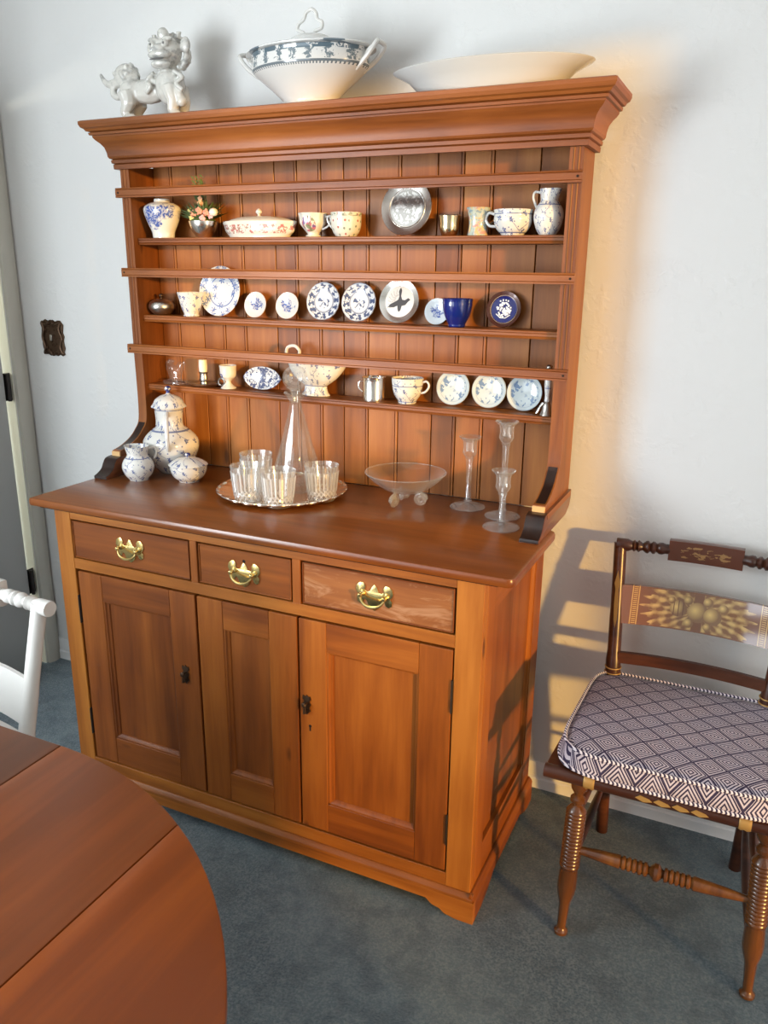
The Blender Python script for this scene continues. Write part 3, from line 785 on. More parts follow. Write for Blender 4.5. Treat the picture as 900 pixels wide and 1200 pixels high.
K('cornice', cornice_seg(1), 'pine_rack_x', smooth=25); K('cornice_return', cornice_seg(0), 'cornice_end_wood', smooth=25); K('cornice_return', cornice_seg(2), 'cornice_end_wood', smooth=25)
K('top_board', bx(bx0 - .01, bx1 + .01, YF - .01, -.040, 1.930, 1.949), 'pine_rack_x')
K('top_fascia', bx(bx0 + .001, bx1 - .001, YF + .002, YF + .018, 1.826, 1.93), 'pine_dark_x')

#PART2
# ------------------------------------------------------------------ china, silver and glass
def item(name, x, y, z, label, cat, group=None, rz=0.0): return thing(name, (x, y, z), label, cat, group, (0, 0, rz))
def body(o, prof, m, nm='body', seg=48, sx=1, sy=1, fn=None, smooth=50, **k): return put(nm, lathe(new(), prof, seg, sx, sy, fn=fn, caps=False), m, o, smooth=smooth, **k)
def shell(outer, t=.0022, floor_z=None):
    """outer: [(r,z)] from foot to rim; returns closed profile with inner wall"""
    inner = [(max(r - t, 0.0), z) for r, z in reversed(outer) if z > (floor_z or outer[0][1] + t)]
    return [(0, outer[0][1])] + outer + [(outer[-1][0] - t * .5, outer[-1][1] + t * .4)] + inner + [(0, (floor_z or outer[0][1] + t))]
def sm(pts, n=4): return [(max(p.x, 0), p.y) for p in smoothpts([(a, b, 0) for a, b in pts], n)]
def loop_handle(o, pts, r, m, nm='handle', flat=1.0, seg=8): return put(nm, tube(new(), smoothpts(pts, 6), r, seg, flat=flat), m, o)
S1, S2, S3, WT, TP = 1.630, 1.402, 1.188, .920, 1.9492
EPS = .0004

# --- top shelf
v = item('vase', -.582, -.119, S1 + EPS, 'white baluster vase painted with blue flowers, at the left end of the top shelf', 'vase')
body(v, shell(sm([(.033, 0), (.034, .006), (.036, .018), (.048, .045), (.057, .072), (.055, .088), (.038, .099), (.025, .102), (.024, .110)]), .003), 'china_vase', sy=.9)
p = item('flower_pot', -.436, -.113, S1 + EPS, 'small silver cup holding a posy of coral and yellow flowers beside the blue vase', 'flowers')
body(p, shell(sm([(.022, 0), (.024, .004), (.033, .016), (.041, .032), (.044, .046)]), .0015), 'silver')
put('moss', ball(new(), (0, 0, .044), .038, 1, 1, .4, 3), 'leaf_dark', p)
rr = random.Random(3)
lf = new()
for i in range(230):
    a = rr.uniform(0, 2 * pi); el = rr.uniform(.25, 1.35); L = rr.uniform(.04, .082)
    d = Vector((cos(a) * cos(el) * 1.15, sin(a) * cos(el) * .5, sin(el))) * L
    base = Vector((d.x * .2, d.y * .2, .045)); tip = base + d
    if S1 + tip.z > S1 + .106 and i > 12: tip.z = .1
    s = Vector((-sin(a), cos(a), .3)).normalized() * rr.uniform(.003, .0065)
    mid = (base + tip) / 2 + Vector((0, 0, .004))
    vs = [lf.verts.new(base), lf.verts.new(mid + s), lf.verts.new(tip), lf.verts.new(mid - s)]
    lf.faces.new(vs)
put('foliage', lf, 'leaf_dark', p, kind='stuff', loose=True)
lf = new()
for i in range(7):
    x0 = rr.uniform(-.02, .012); top = Vector((x0 * 1.3 - .004, rr.uniform(-.01, .005), rr.uniform(.14, .19)))
    tube(lf, [(x0, 0, .05), (x0 * 1.2, 0, .1), top], [.0012, .001, .0006], 5)
    for k in range(12):
        t = .45 + .55 * k / 12; q = Vector((x0, 0, .05)).lerp(top, t); sg = -1 if k % 2 else 1
        vs = [lf.verts.new(q), lf.verts.new(q + Vector((sg * .006, -.002, .005))), lf.verts.new(q + Vector((sg * .011, -.001, .011))), lf.verts.new(q + Vector((sg * .004, .002, .008)))]
        lf.faces.new(vs)
put('grass_sprig', lf, 'leaf_light', p, kind='stuff', loose=True)
for i, (x, y, z, r, m_) in enumerate(((-.020, -.022, .066, .013, 'bloom_coral'), (.004, -.026, .074, .013, 'bloom_coral'), (.027, -.023, .068, .013, 'bloom_coral'), (.006, -.020, .094, .012, 'bloom_peach'), (-.028, -.02, .058, .011, 'bloom_yellow'), (.018, -.030, .052, .012, 'bloom_pink'), (.040, -.02, .060, .010, 'bloom_pink'), (.052, -.02, .070, .0125, 'bud_white'), (-.038, -.012, .075, .010, 'bloom_yellow'), (.0, -.012, .108, .009, 'bloom_peach'))):
    b_ = new()
    if m_ == 'bud_white': ball(b_, (x, y, z), r, 1.1, 1, .95, 2)
    else:
        ball(b_, (x, y, z), r * .62, sub=1)
        for k in range(9):
            a = 2 * pi * k / 9; tl = .6 if k % 2 else 1.0
            ball(b_, (x + cos(a) * r * .6 * tl, y - r * .25 * (1 - tl), z + sin(a) * r * .6 * tl), r * .42, 1, .6, 1, 1)
    put('blossom' if m_ != 'bud_white' else 'bud', b_, m_, p)
t = item('covered_dish', -.243, -.110, S1 + EPS, 'long oval covered dish with red floral sprays on the top shelf', 'dish')
fl = lambda a, z, r: 1 + .018 * cos(8 * a) * (1 if z > .01 else 0)
body(t, shell(sm([(.100, 0), (.101, .003), (.104, .007), (.113, .016), (.118, .030), (.122, .040), (.121, .043)], 3), .003), 'china_red_dish', seg=72, sy=.385, fn=fl)
body(t, [(0, .040), (.114, .042), (.110, .045)] + sm([(.098, .049), (.07, .055), (.035, .058), (.0, .059)], 4), 'china_red_lid', 'lid', 72, 1, .385, fn=fl)
kb = lathe(new(), sm([(0.0, .057), (.006, .057), (.004, .062), (.009, .067), (.008, .073), (.003, .078), (0, .079)], 3), 14, caps=False); put('knob', kb, 'china_white', t)
c1 = item('coffee_cup', -.063, -.113, S1 + EPS, 'footed cream cup with a pink and blue bouquet, right of the oval covered dish', 'cup')
fl12 = lambda a, z, r: 1 + .03 * cos(10 * a) * min(1, z / .05)
body(c1, shell(sm([(.021, 0), (.021, .004), (.016, .008), (.024, .018), (.036, .034), (.038, .050), (.041, .062)]), .0018), 'china_bouquet_cup', fn=fl12, seg=60)
loop_handle(c1, [(.036, 0, .052), (.050, 0, .053), (.055, 0, .042), (.046, 0, .028), (.029, 0, .020)], .0028, 'china_white')
c2 = item('teacup', .040, -.113, S1 + EPS, 'round cream cup dotted with tiny flowers, handle towards the bouquet cup', 'cup')
body(c2, shell(sm([(.028, 0), (.030, .003), (.036, .012), (.041, .028), (.042, .046), (.043, .062)]), .0018), 'china_dotted_cup')
loop_handle(c2, [(-.040, 0, .054), (-.052, -.004, .054), (-.055, -.006, .045), (-.048, -.004, .030), (-.036, 0, .018)], .0028, 'china_white')

def plate(name, x, z, R, m, label, group=None, tilt=10, yt=None, rim=.30, depth=.010, rot=0.0, cat='plate', fn=None, seg=64, ysc=1.0):
    th = radians(90 - tilt); ycen = (yt if yt is not None else YP - .0015) - R * ysc * cos(th) - depth * sin(th)
    inner = R * (1 - rim)
    prof = [(0, .0), (inner * .78, .0), (inner * .80, .0015), (inner * .92, .003), (R * .985, depth - .001), (R, depth), (R * .985, depth + .0014)] + [(inner * 1.02, .0058), (inner * .92, .0042), (0, .0040)]
    bm = lathe(new(), prof, seg, caps=False, fn=fn, sy=ysc)
    if rot: bmesh.ops.rotate(bm, verts=bm.verts[:], matrix=Matrix.Rotation(rot, 3, 'Z'))
    o = put(name, bm, m, None, smooth=50, loc=(x, ycen, z + R * ysc * sin(th) - depth * cos(th) * 0 + .0008), rot=(th, 0, 0))
    return tag(o, label, cat, group), o
_, sd = plate('silver_dish', .212, S1, .0725, 'silver', 'round silver dish with a wide polished rim standing upright on the top shelf', rim=.30, depth=.012, cat='dish')
put('engraved_centre', lathe(new(), [(0, 0), (.047, 0), (.0475, .0004), (0, .0008)], 48, c=(0, 0, .0046), caps=False), 'silver_engraved', sd, label='engraved silver centre')
rg = new(); 
for q in (.050, .067): lathe(rg, [(q, .0), (q + .001, .0012), (q + .002, 0)], 64, c=(0, 0, .0058 if q < .06 else .0105), caps=False)
put('rim_bead', rg, 'silver', sd, loose=True)
j = item('julep_cup', .340, -.113, S1 + EPS, 'small gilt-lined silver beaker between the silver dish and the pastel mug', 'cup')
body(j, shell(sm([(.016, 0), (.020, .003), (.025, .018), (.0255, .034), (.028, .050)], 4), .0012), 'silver_gilt')
tube_ = new(); tube(tube_, [(.0285 * cos(2 * pi * i / 32), .0285 * sin(2 * pi * i / 32), .050) for i in range(32)], .0012, 6, closed=True); put('rim', tube_, 'silver', j)
j = item('flared_mug', .418, -.113, S1 + EPS, 'waisted pale green mug with pastel flowers and a gilt handle', 'mug')
body(j, shell(sm([(.027, 0), (.026, .004), (.023, .025), (.025, .048), (.031, .067)], 5), .002), 'china_pastel')
loop_handle(j, [(.022, .018, .060), (.034, .026, .060), (.037, .028, .048), (.030, .022, .034), (.017, .014, .028)], .0028, 'silver_gilt')
j = item('breakfast_cup', .510, -.116, S1 + EPS, 'large white cup with blue sprigs and handle on its left, on the top shelf', 'cup')
body(j, shell(sm([(.028, 0), (.030, .004), (.040, .014), (.048, .034), (.047, .048), (.049, .060)]), .0022), 'china_fluted_cup')
loop_handle(j, [(-.046, 0, .050), (-.062, -.003, .054), (-.070, -.004, .040), (-.060, -.003, .024), (-.043, 0, .022)], .0035, 'china_white')
j = item('cream_jug', .599, -.116, S1 + EPS, 'small blue and white jug with lipped spout, right end of the top shelf', 'jug')
def lip(a, z, r): return 1 + (.42 * max(0, cos(a + .5)) ** 6 - .0) * max(0, (z - .082) / .028)
body(j, shell(sm([(.020, 0), (.022, .003), (.030, .016), (.0365, .040), (.033, .062), (.022, .078), (.022, .086), (.024, .100), (.025, .106)]), .002), 'china_fluted_small', fn=lip)
loop_handle(j, [(-.020, 0, .098), (-.036, -.002, .100), (-.040, -.002, .088), (-.034, 0, .070), (-.031, 0, .064)], .003, 'china_white')
# --- middle shelf
j = item('pewter_pot', -.613, -.112, S2 + EPS, 'squat lidded pewter pot with a ball knob at the left end of the middle shelf', 'pot')
body(j, sm([(0, 0), (.020, 0), (.032, .008), (.040, .022), (.037, .036), (.026, .044), (.012, .048), (0, .048)], 4), 'pewter')
put('knob', lathe(new(), sm([(0, .046), (.004, .047), (.003, .052), (.007, .057), (.005, .063), (0, .065)], 3), 14, caps=False), 'bronze_dark', j)
j = item('beaker', -.487, -.128, S2 + EPS, 'white blue-flowered beaker standing in front of the largest plate of the middle shelf', 'beaker')
body(j, shell(sm([(.024, 0), (.025, .003), (.022, .007), (.029, .024), (.036, .052), (.0415, .071)]), .0018), 'china_beaker')
plate('dessert_plate', -.404, S2, .0745, 'china_branch_plate', 'largest plate of the middle shelf, white with scattered blue branches, partly behind the rail', rim=.26, depth=.010, tilt=9)
plate('saucer', -.275, S2, .038, 'china_saucer_spray', 'small round white saucer with one blue spray, left one of the matching pair', 'spray saucers on the middle shelf', tilt=12, yt=-.075, depth=.007, cat='saucer')
plate('saucer', -.164, S2, .0385, 'china_saucer_spray_b', 'small round white saucer with one blue spray, right one of the matching pair', 'spray saucers on the middle shelf', tilt=12, yt=-.075, depth=.007, cat='saucer')
scal = lambda a, z, r: 1 + .012 * abs(cos(9 * a)) * (1 if r > .045 else 0)
plate('onion_pattern_plate', -.046, S2, .0535, 'china_onion', 'blue patterned plate with a dense floral rim, nearer to the small spray saucers', 'onion pattern plates', tilt=11, fn=scal, seg=108)
plate('onion_pattern_plate', .068, S2, .0535, 'china_onion', 'blue patterned plate with a dense floral rim, beside the silver plate of the flying bird', 'onion pattern plates', tilt=11, fn=scal, seg=108, rot=.5)
_, sd = plate('silver_plate', .192, S2, .0595, 'silver', 'silver rimmed plate engraved with a dark flying bird', rim=.26, depth=.009, tilt=11)
put('engraved_centre', lathe(new(), [(0, 0), (.042, 0), (.0425, .0004), (0, .0008)], 48, c=(0, 0, .0046), caps=False), 'engraved_white', sd, label='pale engraved centre')
bird = [(p_ * 1.3, q_ * 1.2) for p_, q_ in [(0, .030), (.002, .030), (.004, .024), (.003, .012), (.006, .004), (.012, .003), (.020, .008), (.025, .004), (.020, .0), (.014, -.008), (.006, -.010), (.004, -.020), (0, -.024), (-.003, -.018), (-.004, -.010), (-.013, -.014), (-.024, -.013), (-.028, -.016), (-.020, -.006), (-.010, -.001), (-.003, .004), (-.001, .012), (-.003, .022)]]
put('engraved_bird', prism(new(), bird, 'z', .0053, .0057), 'ink_dark', sd, label='dark engraved flying bird')
tw = new()
for k in range(7):
    a = pi * (.55 + .1 * k); tube(tw, [(cos(a) * .012, sin(a) * .012 + .004, .0055), (cos(a + .3) * .024, sin(a + .3) * .022, .0055), (cos(a + .1) * .035, sin(a + .1) * .033, .0055)], .0004, 4)
put('engraved_twigs', tw, 'ink_dark', sd, kind='stuff')
plate('saucer', .303, S2, .0355, 'china_saucer_spray_c', 'little blue-flowered saucer half hidden behind the cobalt bowl', tilt=12, yt=-.070, depth=.006, cat='saucer')
j = item('cobalt_bowl', .374, -.124, S2 + EPS, 'glossy deep blue tapered cup standing on the middle shelf', 'cup')
body(j, shell(sm([(.021, 0), (.023, .004), (.023, .008), (.033, .028), (.039, .052), (.0395, .064), (.041, .072)]), .0022, .009), 'cobalt_glaze')
_, pq = plate('plaque', .489, S2, .0465, 'plaque_rim', 'round cobalt plaque with white relief bouquet in a dark brown rim', rim=.24, depth=.008, tilt=11, cat='plaque')
put('blue_ground', lathe(new(), [(0, 0), (.0355, 0), (.036, .0004), (0, .001)], 48, c=(0, 0, .0045), caps=False), 'cobalt_dark', pq, label='cobalt blue ground')
wr = new(); lathe(wr, [(.0352, .0046), (.036, .0066), (.0368, .0046)], 56, caps=False); put('gold_ring', wr, 'white_relief', pq, loose=True, label='thin pale ring')
rl = new(); rr = random.Random(5)
for i in range(75):
    a = rr.uniform(0, 2 * pi); q = (rr.random() ** .6) * .019; xx, yy = cos(a) * q, sin(a) * q * 1.0 - .001
    ball(rl, (xx, yy, .0056), rr.uniform(.0016, .0035), 1, 1, .45, 1)
for a in (1.1, 1.4, 1.75, 2.1): ball(rl, (cos(a) * .022, sin(a) * .022 + .002, .0056), .0025, 1, 1, .4, 1)
tube(rl, [(-.020, -.012, .0056), (-.008, -.022, .0056), (.006, -.022, .0056), (.018, -.014, .0056)], .0012, 6)
put('relief_bouquet', rl, 'white_relief', pq, kind='stuff', label='white relief flowers')
# --- bottom shelf
g = item('glass_figurine', -.577, -.112, S3 + EPS, 'clear glass figurine on an oval glass base at the left end of the bottom shelf', 'figurine')
b_ = new(); lathe(b_, sm([(0, 0), (.040, 0), (.044, .004), (.042, .010), (.03, .013), (0, .013)], 3), 32, 1, .62, caps=False); put('base', b_, 'thin_glass', g)
b_ = new(); ball(b_, (.0, 0, .035), .022, 1.25, .7, 1.0, 2); ball(b_, (-.018, 0, .05), .016, 1, .7, 1, 2); ball(b_, (.022, 0, .055), .014, 1, .7, 1.2, 2); ball(b_, (.0, 0, .018), .018, 1.3, .8, .7, 2)
tube(b_, [(.022, 0, .055), (.032, 0, .066), (.040, -.004, .070), (.044, -.004, .062)], [.009, .007, .005, .004], 8); tube(b_, [(-.018, 0, .052), (-.03, 0, .066), (-.016, 0, .074), (.0, 0, .070)], [.008, .006, .006, .004], 8)
put('figure', remesh(b_, .0035, 2), 'thin_glass', g)
g = item('chamberstick', -.466, -.113, S3 + EPS, 'pewter chamberstick with a cream candle stub and ring handle', 'candlestick')
body(g, sm([(0, 0), (.035, 0), (.05, .004), (.062, .010), (.060, .011), (.045, .006), (.016, .004), (.013, .008), (.012, .016), (.016, .019), (.014, .024), (.013, .040), (.017, .044), (.012, .045), (0, .044)], 3), 'pewter', 'holder', sy=.75)
put('candle', lathe(new(), sm([(0, .044), (.012, .044), (.0125, .078), (.011, .082), (.004, .083), (0, .082)], 2), 20, caps=False), 'candle_wax', g)
b_ = new(); tube(b_, [(.072 + .011 * cos(2 * pi * i / 20), -.006, .018 + .011 * sin(2 * pi * i / 20)) for i in range(20)], .0028, 8, closed=True); tube(b_, [(.052, -.004, .009), (.062, -.005, .012)], .0035, 6); put('ring_handle', b_, 'pewter', g)
g = item('egg_cup', -.372, -.113, S3 + EPS, 'white footed egg cup with a small blue motif', 'egg cup')
body(g, shell(sm([(.024, 0), (.023, .003), (.012, .012), (.008, .020), (.014, .028), (.024, .038), (.0255, .060), (.027, .070)]), .0018, .032), 'china_egg_cup')
ovf = lambda a, z, r: 1 + .05 * max(0, abs(cos(a)) - .93) / .07 * (1 if r > .04 else 0) + .012 * cos(16 * a)
_, o = plate('leaf_dish', -.258, S3, .064, 'china_leaf_dish', 'oval blue and white pickle dish standing on its side next to the egg cup', tilt=10, ysc=.55, fn=ovf, cat='dish', depth=.009, yt=-.075)
g = item('sauce_boat', -.062, -.112, S3 + EPS, 'large white sauce boat with blue sprigs and a high loop handle behind the decanter', 'sauce boat')
spt = lambda a, z, r: 1 + .14 * max(0, cos(a)) ** 4 * max(0, (z - .05) / .05)
body(g, shell(sm([(.044, 0), (.046, .003), (.040, .010), (.036, .024), (.040, .032), (.064, .048), (.082, .072), (.092, .098)]), .0025, .034), 'china_fluted_bowl', sy=.52, fn=spt)
loop_handle(g, [(-.082, 0, .082), (-.098, 0, .110), (-.094, 0, .134), (-.070, 0, .140), (-.054, 0, .126), (-.058, 0, .108)], .005, 'china_white')
g = item('silver_mug', .128, -.113, S3 + EPS, 'plain cylindrical silver mug left of the blue-sprigged cup on the bottom shelf', 'mug')
body(g, shell(sm([(.032, 0), (.033, .002), (.0325, .02), (.0325, .055), (.034, .064), (.0345, .066)], 2), .0012), 'silver')
loop_handle(g, [(-.032, 0, .052), (-.044, -.004, .050), (-.046, -.004, .034), (-.032, 0, .018)], .0024, 'silver')
put('thumb_piece', ball(new(), (.012, 0, .067), .004, 1, 1, .8, 2), 'silver_gilt', g)
g = item('teacup', .232, -.114, S3 + EPS, 'white teacup with blue sprigs, handle on the right, beside the wreath plates', 'cup')
body(g, shell(sm([(.024, 0), (.026, .004), (.026, .007), (.038, .026), (.043, .050), (.045, .070)]), .0018), 'china_fluted_cup')
loop_handle(g, [(.042, 0, .058), (.058, -.003, .064), (.066, -.004, .052), (.056, -.003, .036), (.040, 0, .030)], .003, 'china_white')
for i, (x, w) in enumerate(((.358, 'nearest to the sprigged teacup'), (.461, 'in the middle of the three'), (.559, 'beside the little bell'))):
    plate('wreath_plate', x, S3, .0480, 'china_wreath', 'small pale plate with a blue-green floral wreath, ' + w, 'wreath plates on the bottom shelf', tilt=11, rot=i * 1.3)
g = item('hand_bell', .628, -.122, S3 + EPS, 'little silver bell with porcelain handle, right end of the bottom shelf', 'bell')
body(g, sm([(.0, .002), (.015, 0), (.016, .002), (.012, .012), (.010, .026), (.006, .034), (0, .035)], 3), 'pewter', 'bell')
put('handle', lathe(new(), sm([(0, .034), (.007, .036), (.006, .05), (.009, .075), (.008, .108), (.004, .114), (0, .114)], 3), 16, caps=False), 'china_fluted_small', g)
put('finial', ball(new(), (0, 0, .121), .009, sub=2), 'pewter', g)
b_ = new(); tube(b_, [(-.010, -.004, .032), (-.018, -.008, .018), (-.024, -.010, .004)], .0022, 6); put('clapper_arm', b_, 'silver', g)

# --- worktop china
g = item('coffee_pot', -.548, -.188, WT + EPS, 'tall white coffee pot with blue sprigs and domed lid on the worktop', 'coffee pot')
body(g, shell(sm([(.040, 0), (.044, .004), (.052, .014), (.074, .045), (.086, .080), (.083, .108), (.058, .135), (.043, .146), (.040, .165), (.043, .195), (.047, .206)]), .0025), 'china_fluted_pot')
body(g, sm([(0, .206), (.050, .207), (.053, .211), (.048, .218), (.040, .232), (.024, .242), (.008, .247), (.006, .250), (0, .250)], 3), 'china_fluted_pot', 'lid')
put('knob', lathe(new(), sm([(0, .248), (.006, .249), (.006, .256), (.010, .260), (.009, .268), (.004, .272), (0, .272)], 3), 16, caps=False), 'china_navy_knob', g, label='dark blue knob')
hd = Vector((.55, -.84, 0)).normalized()
loop_handle(g, [hd * .040 + Vector((0, 0, .185)), hd * .062 + Vector((0, 0, .196)), hd * .088 + Vector((0, 0, .180)), hd * .098 + Vector((0, 0, .140)), hd * .098 + Vector((0, 0, .105)), hd * .084 + Vector((0, 0, .085))], [.0065] * 31, 'china_white')
sp = Vector((-.75, .35, 0)).normalized()
b_ = tube(new(), smoothpts([sp * .07 + Vector((0, 0, .06)), sp * .086 + Vector((0, 0, .10)), sp * .080 + Vector((0, 0, .15)), sp * .092 + Vector((0, 0, .185))], 5), [.016 - .0006 * i for i in range(16)], 12); put('spout', b_, 'china_fluted_pot', g)
g = item('milk_jug', -.569, -.322, WT + EPS, 'small round white jug with blue sprigs in front of the coffee pot', 'jug')
lip2 = lambda a, z, r: 1 + .30 * max(0, cos(a - pi * .95)) ** 5 * max(0, (z - .075) / .03)
body(g, shell(sm([(.028, 0), (.030, .004), (.042, .020), (.048, .042), (.042, .062), (.032, .074), (.031, .082), (.034, .096), (.036, .104)]), .002), 'china_fluted_small', fn=lip2)
loop_handle(g, [(.018, .026, .094), (.030, .042, .096), (.034, .046, .080), (.030, .040, .062)], .0035, 'china_white')
g = item('sugar_bowl', -.423, -.266, WT + EPS, 'small lidded white sugar bowl with blue sprigs beside the coffee pot', 'sugar bowl')
body(g, shell(sm([(.030, 0), (.032, .004), (.046, .016), (.054, .034), (.056, .050), (.057, .052)]), .002), 'china_fluted_small')
body(g, sm([(0, .050), (.054, .052), (.057, .055), (.048, .061), (.030, .070), (.010, .074), (0, .075)], 3), 'china_fluted_pot', 'lid')
put('knob', lathe(new(), sm([(0, .073), (.006, .073), (.005, .077), (.009, .081), (.006, .087), (0, .088)], 3), 16, caps=False), 'china_navy_knob', g, label='dark blue knob')

# --- tray with decanter and tumblers
g = item('tray', -.095, -.2575, WT + EPS, 'round silver tray with a scalloped openwork rim carrying the decanter and tumblers', 'tray')
scf = lambda a, z, r: 1 + (.036 * abs(cos(12 * a)) if r > .165 else 0)
body(g, [(0, 0), (.135, 0), (.150, .003), (.172, .008), (.180, .013), (.180, .015), (.172, .0105), (.150, .0055), (.135, .0028), (0, .0026)], 'tray_metal', 'dish', 144, fn=scf, smooth=40)
b_ = new()
tube(b_, [((.180 + .0065 * abs(cos(12 * a))) * cos(a), (.180 + .0065 * abs(cos(12 * a))) * sin(a), .0150 + .002 * abs(cos(12 * a))) for a in [2 * pi * i / 192 for i in range(192)]], .0022, 6, closed=True)
for i in range(24):
    a = 2 * pi * (i + .5) / 24
    for da, rr_ in ((-.05, .0032), (.0, .0052), (.05, .0032)): ball(b_, (.184 * cos(a + da), .184 * sin(a + da), .0165), rr_, 1, 1, .7, 1)
put('rim', b_, 'silver', g, kind='stuff')
put('engraving', lathe(new(), [(.120, .0027), (.121, .0034), (.124, .0034), (.125, .0027)], 72, caps=False), 'silver', g, loose=True)
TZ = WT + EPS + .0032
g = item('decanter', -.076, -.205, TZ, 'tall conical clear glass decanter with a disc stopper, on the tray', 'decanter')
dprof = [(0, 0), (.058, 0), (.060, .004), (.060, .028), (.066, .032), (.070, .036), (.067, .040), (.071, .045), (.068, .050), (.072, .055), (.069, .060), (.071, .065), (.067, .070), (.045, .145), (.020, .238), (.016, .252), (.018, .262), (.026, .276), (.033, .284), (.031, .286), (.020, .276), (.013, .262), (.012, .250), (.0165, .236), (.041, .145), (.062, .070), (.058, .036), (.055, .022), (0, .018)]
dfn = lambda a, z, r: 1 + (.03 * cos(6 * a) if .066 < z < .24 else .0) + (.06 * cos(8 * a) if z >= .25 else 0)
body(g, dprof, 'thin_glass', 'bottle', 48, fn=dfn, smooth=28)
b_ = new(); lathe(b_, [(0, -.008), (.030, -.008), (.036, -.003), (.036, .003), (.030, .008), (.022, .006), (.019, .011), (.010, .008), (0, .012)], 36, M=Matrix.Rotation(radians(-59), 3, 'Z') @ Matrix.Rotation(pi / 2, 3, 'Y') , c=(0, 0, .325), caps=False)
lathe(b_, [(0, .255), (.009, .255), (.011, .280), (.014, .290), (.010, .294), (0, .294)], 16, caps=False)
put('stopper', b_, 'crystal', g, smooth=30)
def tumbler(x, y, label):
    o = item('tumbler', x, y, TZ, label, 'glass', 'cut crystal tumblers on the tray', rz=random.uniform(0, 1))
    def ff(a, z, r):
        if .012 < z < .030 : return 1 + .06 * abs(((a * 12 / pi + z * 160) % 2) - 1)
        if .030 <= z < .085 and z > 0: return 1 + .06 * abs(sin(10 * a))
        return 1.0
    prof = [(0, 0), (.036, 0), (.039, .004)] + [(.039 + .006 * (z - .012) / .06, z) for z in (.012, .0125, .017, .0215, .026, .0295, .030, .05, .07, .084)] + [(.0465, .0855), (.049, .100), (.0478, .1005), (.0445, .084), (.038, .030), (.036, .018), (0, .014)]
    put('glass', lathe(new(), prof, 60, fn=lambda a, z, r: ff(a, z, r) if r > .0385 and not (abs(r - .0445) < 1e-5) else 1.0, caps=False), 'tumbler_crystal', o, smooth=15)
    o.rotation_euler = (0, 0, 0)
    return o
tumbler(-.134, -.372, 'cut glass tumbler nearest the front on the left side of the tray')
tumbler(-.030, -.380, 'cut glass tumbler standing right in front of the decanter')
tumbler(.044, -.272, 'cut glass tumbler on the right side of the tray')
tumbler(-.200, -.232, 'cut glass tumbler at the back, half hidden by the front left tumbler')

# --- glass bowl and candlesticks
g = item('glass_bowl', .272, -.208, WT + EPS, 'shallow clear glass bowl on curled feet in the middle of the worktop', 'bowl')
body(g, sm([(0, .036), (.030, .037), (.065, .052), (.095, .075), (.112, .093)], 4) + [(.111, .0945)] + list(reversed(sm([(0, .041), (.030, .042), (.063, .056), (.093, .078), (.1095, .0935)], 4))), 'thin_glass', seg=64)
b_ = new(); tube(b_, [(.1115 * cos(2 * pi * i / 64), .1115 * sin(2 * pi * i / 64), .094) for i in range(64)], .0012, 6, closed=True); put('rim', b_, 'whitened_crystal', g)  # whitened glass paints the bright line along the rim
for i in range(3):
    a = radians(-110 + 120 * i); d = Vector((cos(a), sin(a), 0)); b_ = new()
    pts = []
    for k in range(22):
        t_ = k / 21; ang = t_ * 3.4 * pi; rr_ = .004 + .0125 * (1 - t_)
        pts.append(d * (.044 + rr_ * cos(ang)) + Vector((0, 0, .0195 + rr_ * sin(ang))))
    pts = [d * .040 + Vector((0, 0, .041)), ] + pts
    tube(b_, pts, [.0028] + [.0028 + .0012 * (1 - k / 21) for k in range(22)], 8, flat=1.9); put('curled_foot', b_, 'whitened_crystal', g)  # feet use the same whitened glass to look brighter
put('boss', ball(new(), (0, 0, .029), .012, 1, 1, .8, 2), 'crystal', g)
def candlestick(x, y, h, label, R=.048):
    o = item('candlestick', x, y, WT + EPS, label, 'candlestick', 'glass candlesticks on the worktop')
    c0 = h - .060
    prof = [(0, 0), (R, 0), (R + .001, .0015), (R, .003), (.020, .0055), (.010, .009), (.008, .013), (.011, .018), (.0075, .024), (.0065, h * .45), (.0085, c0 - .006), (.012, c0 - .002), (.009, c0 + .001), (.015, c0 + .006), (.0195, c0 + .016), (.0175, c0 + .030), (.019, c0 + .046), (.0305, c0 + .0575), (.030, c0 + .059), (.017, c0 + .050), (.011, c0 + .044), (.011, c0 + .020), (0, c0 + .016)]
    put('stick', lathe(new(), prof, 40, caps=False, fn=lambda a, z, r: 1 + (.12 * cos(6 * a) if .024 < z < c0 - .004 and r < .012 else 0)), 'crystal', o, smooth=35)
    b_ = new()
    for k in range(20):
        a = 2 * pi * k / 20; tube(b_, [(cos(a) * .014, sin(a) * .014, .0062), (cos(a) * (R - .004), sin(a) * (R - .004), .0034)], .0005, 4)
    put('foot_rays', b_, 'crystal', o, kind='stuff')
candlestick(.433, -.146, .199, 'clear glass candlestick of middle height, nearest to the glass bowl')
candlestick(.545, -.188, .257, 'tallest of the three clear glass candlesticks, at the back on the right', .046)
candlestick(.571, -.284, .151, 'shortest of the three clear glass candlesticks, at the front on the right', .046)

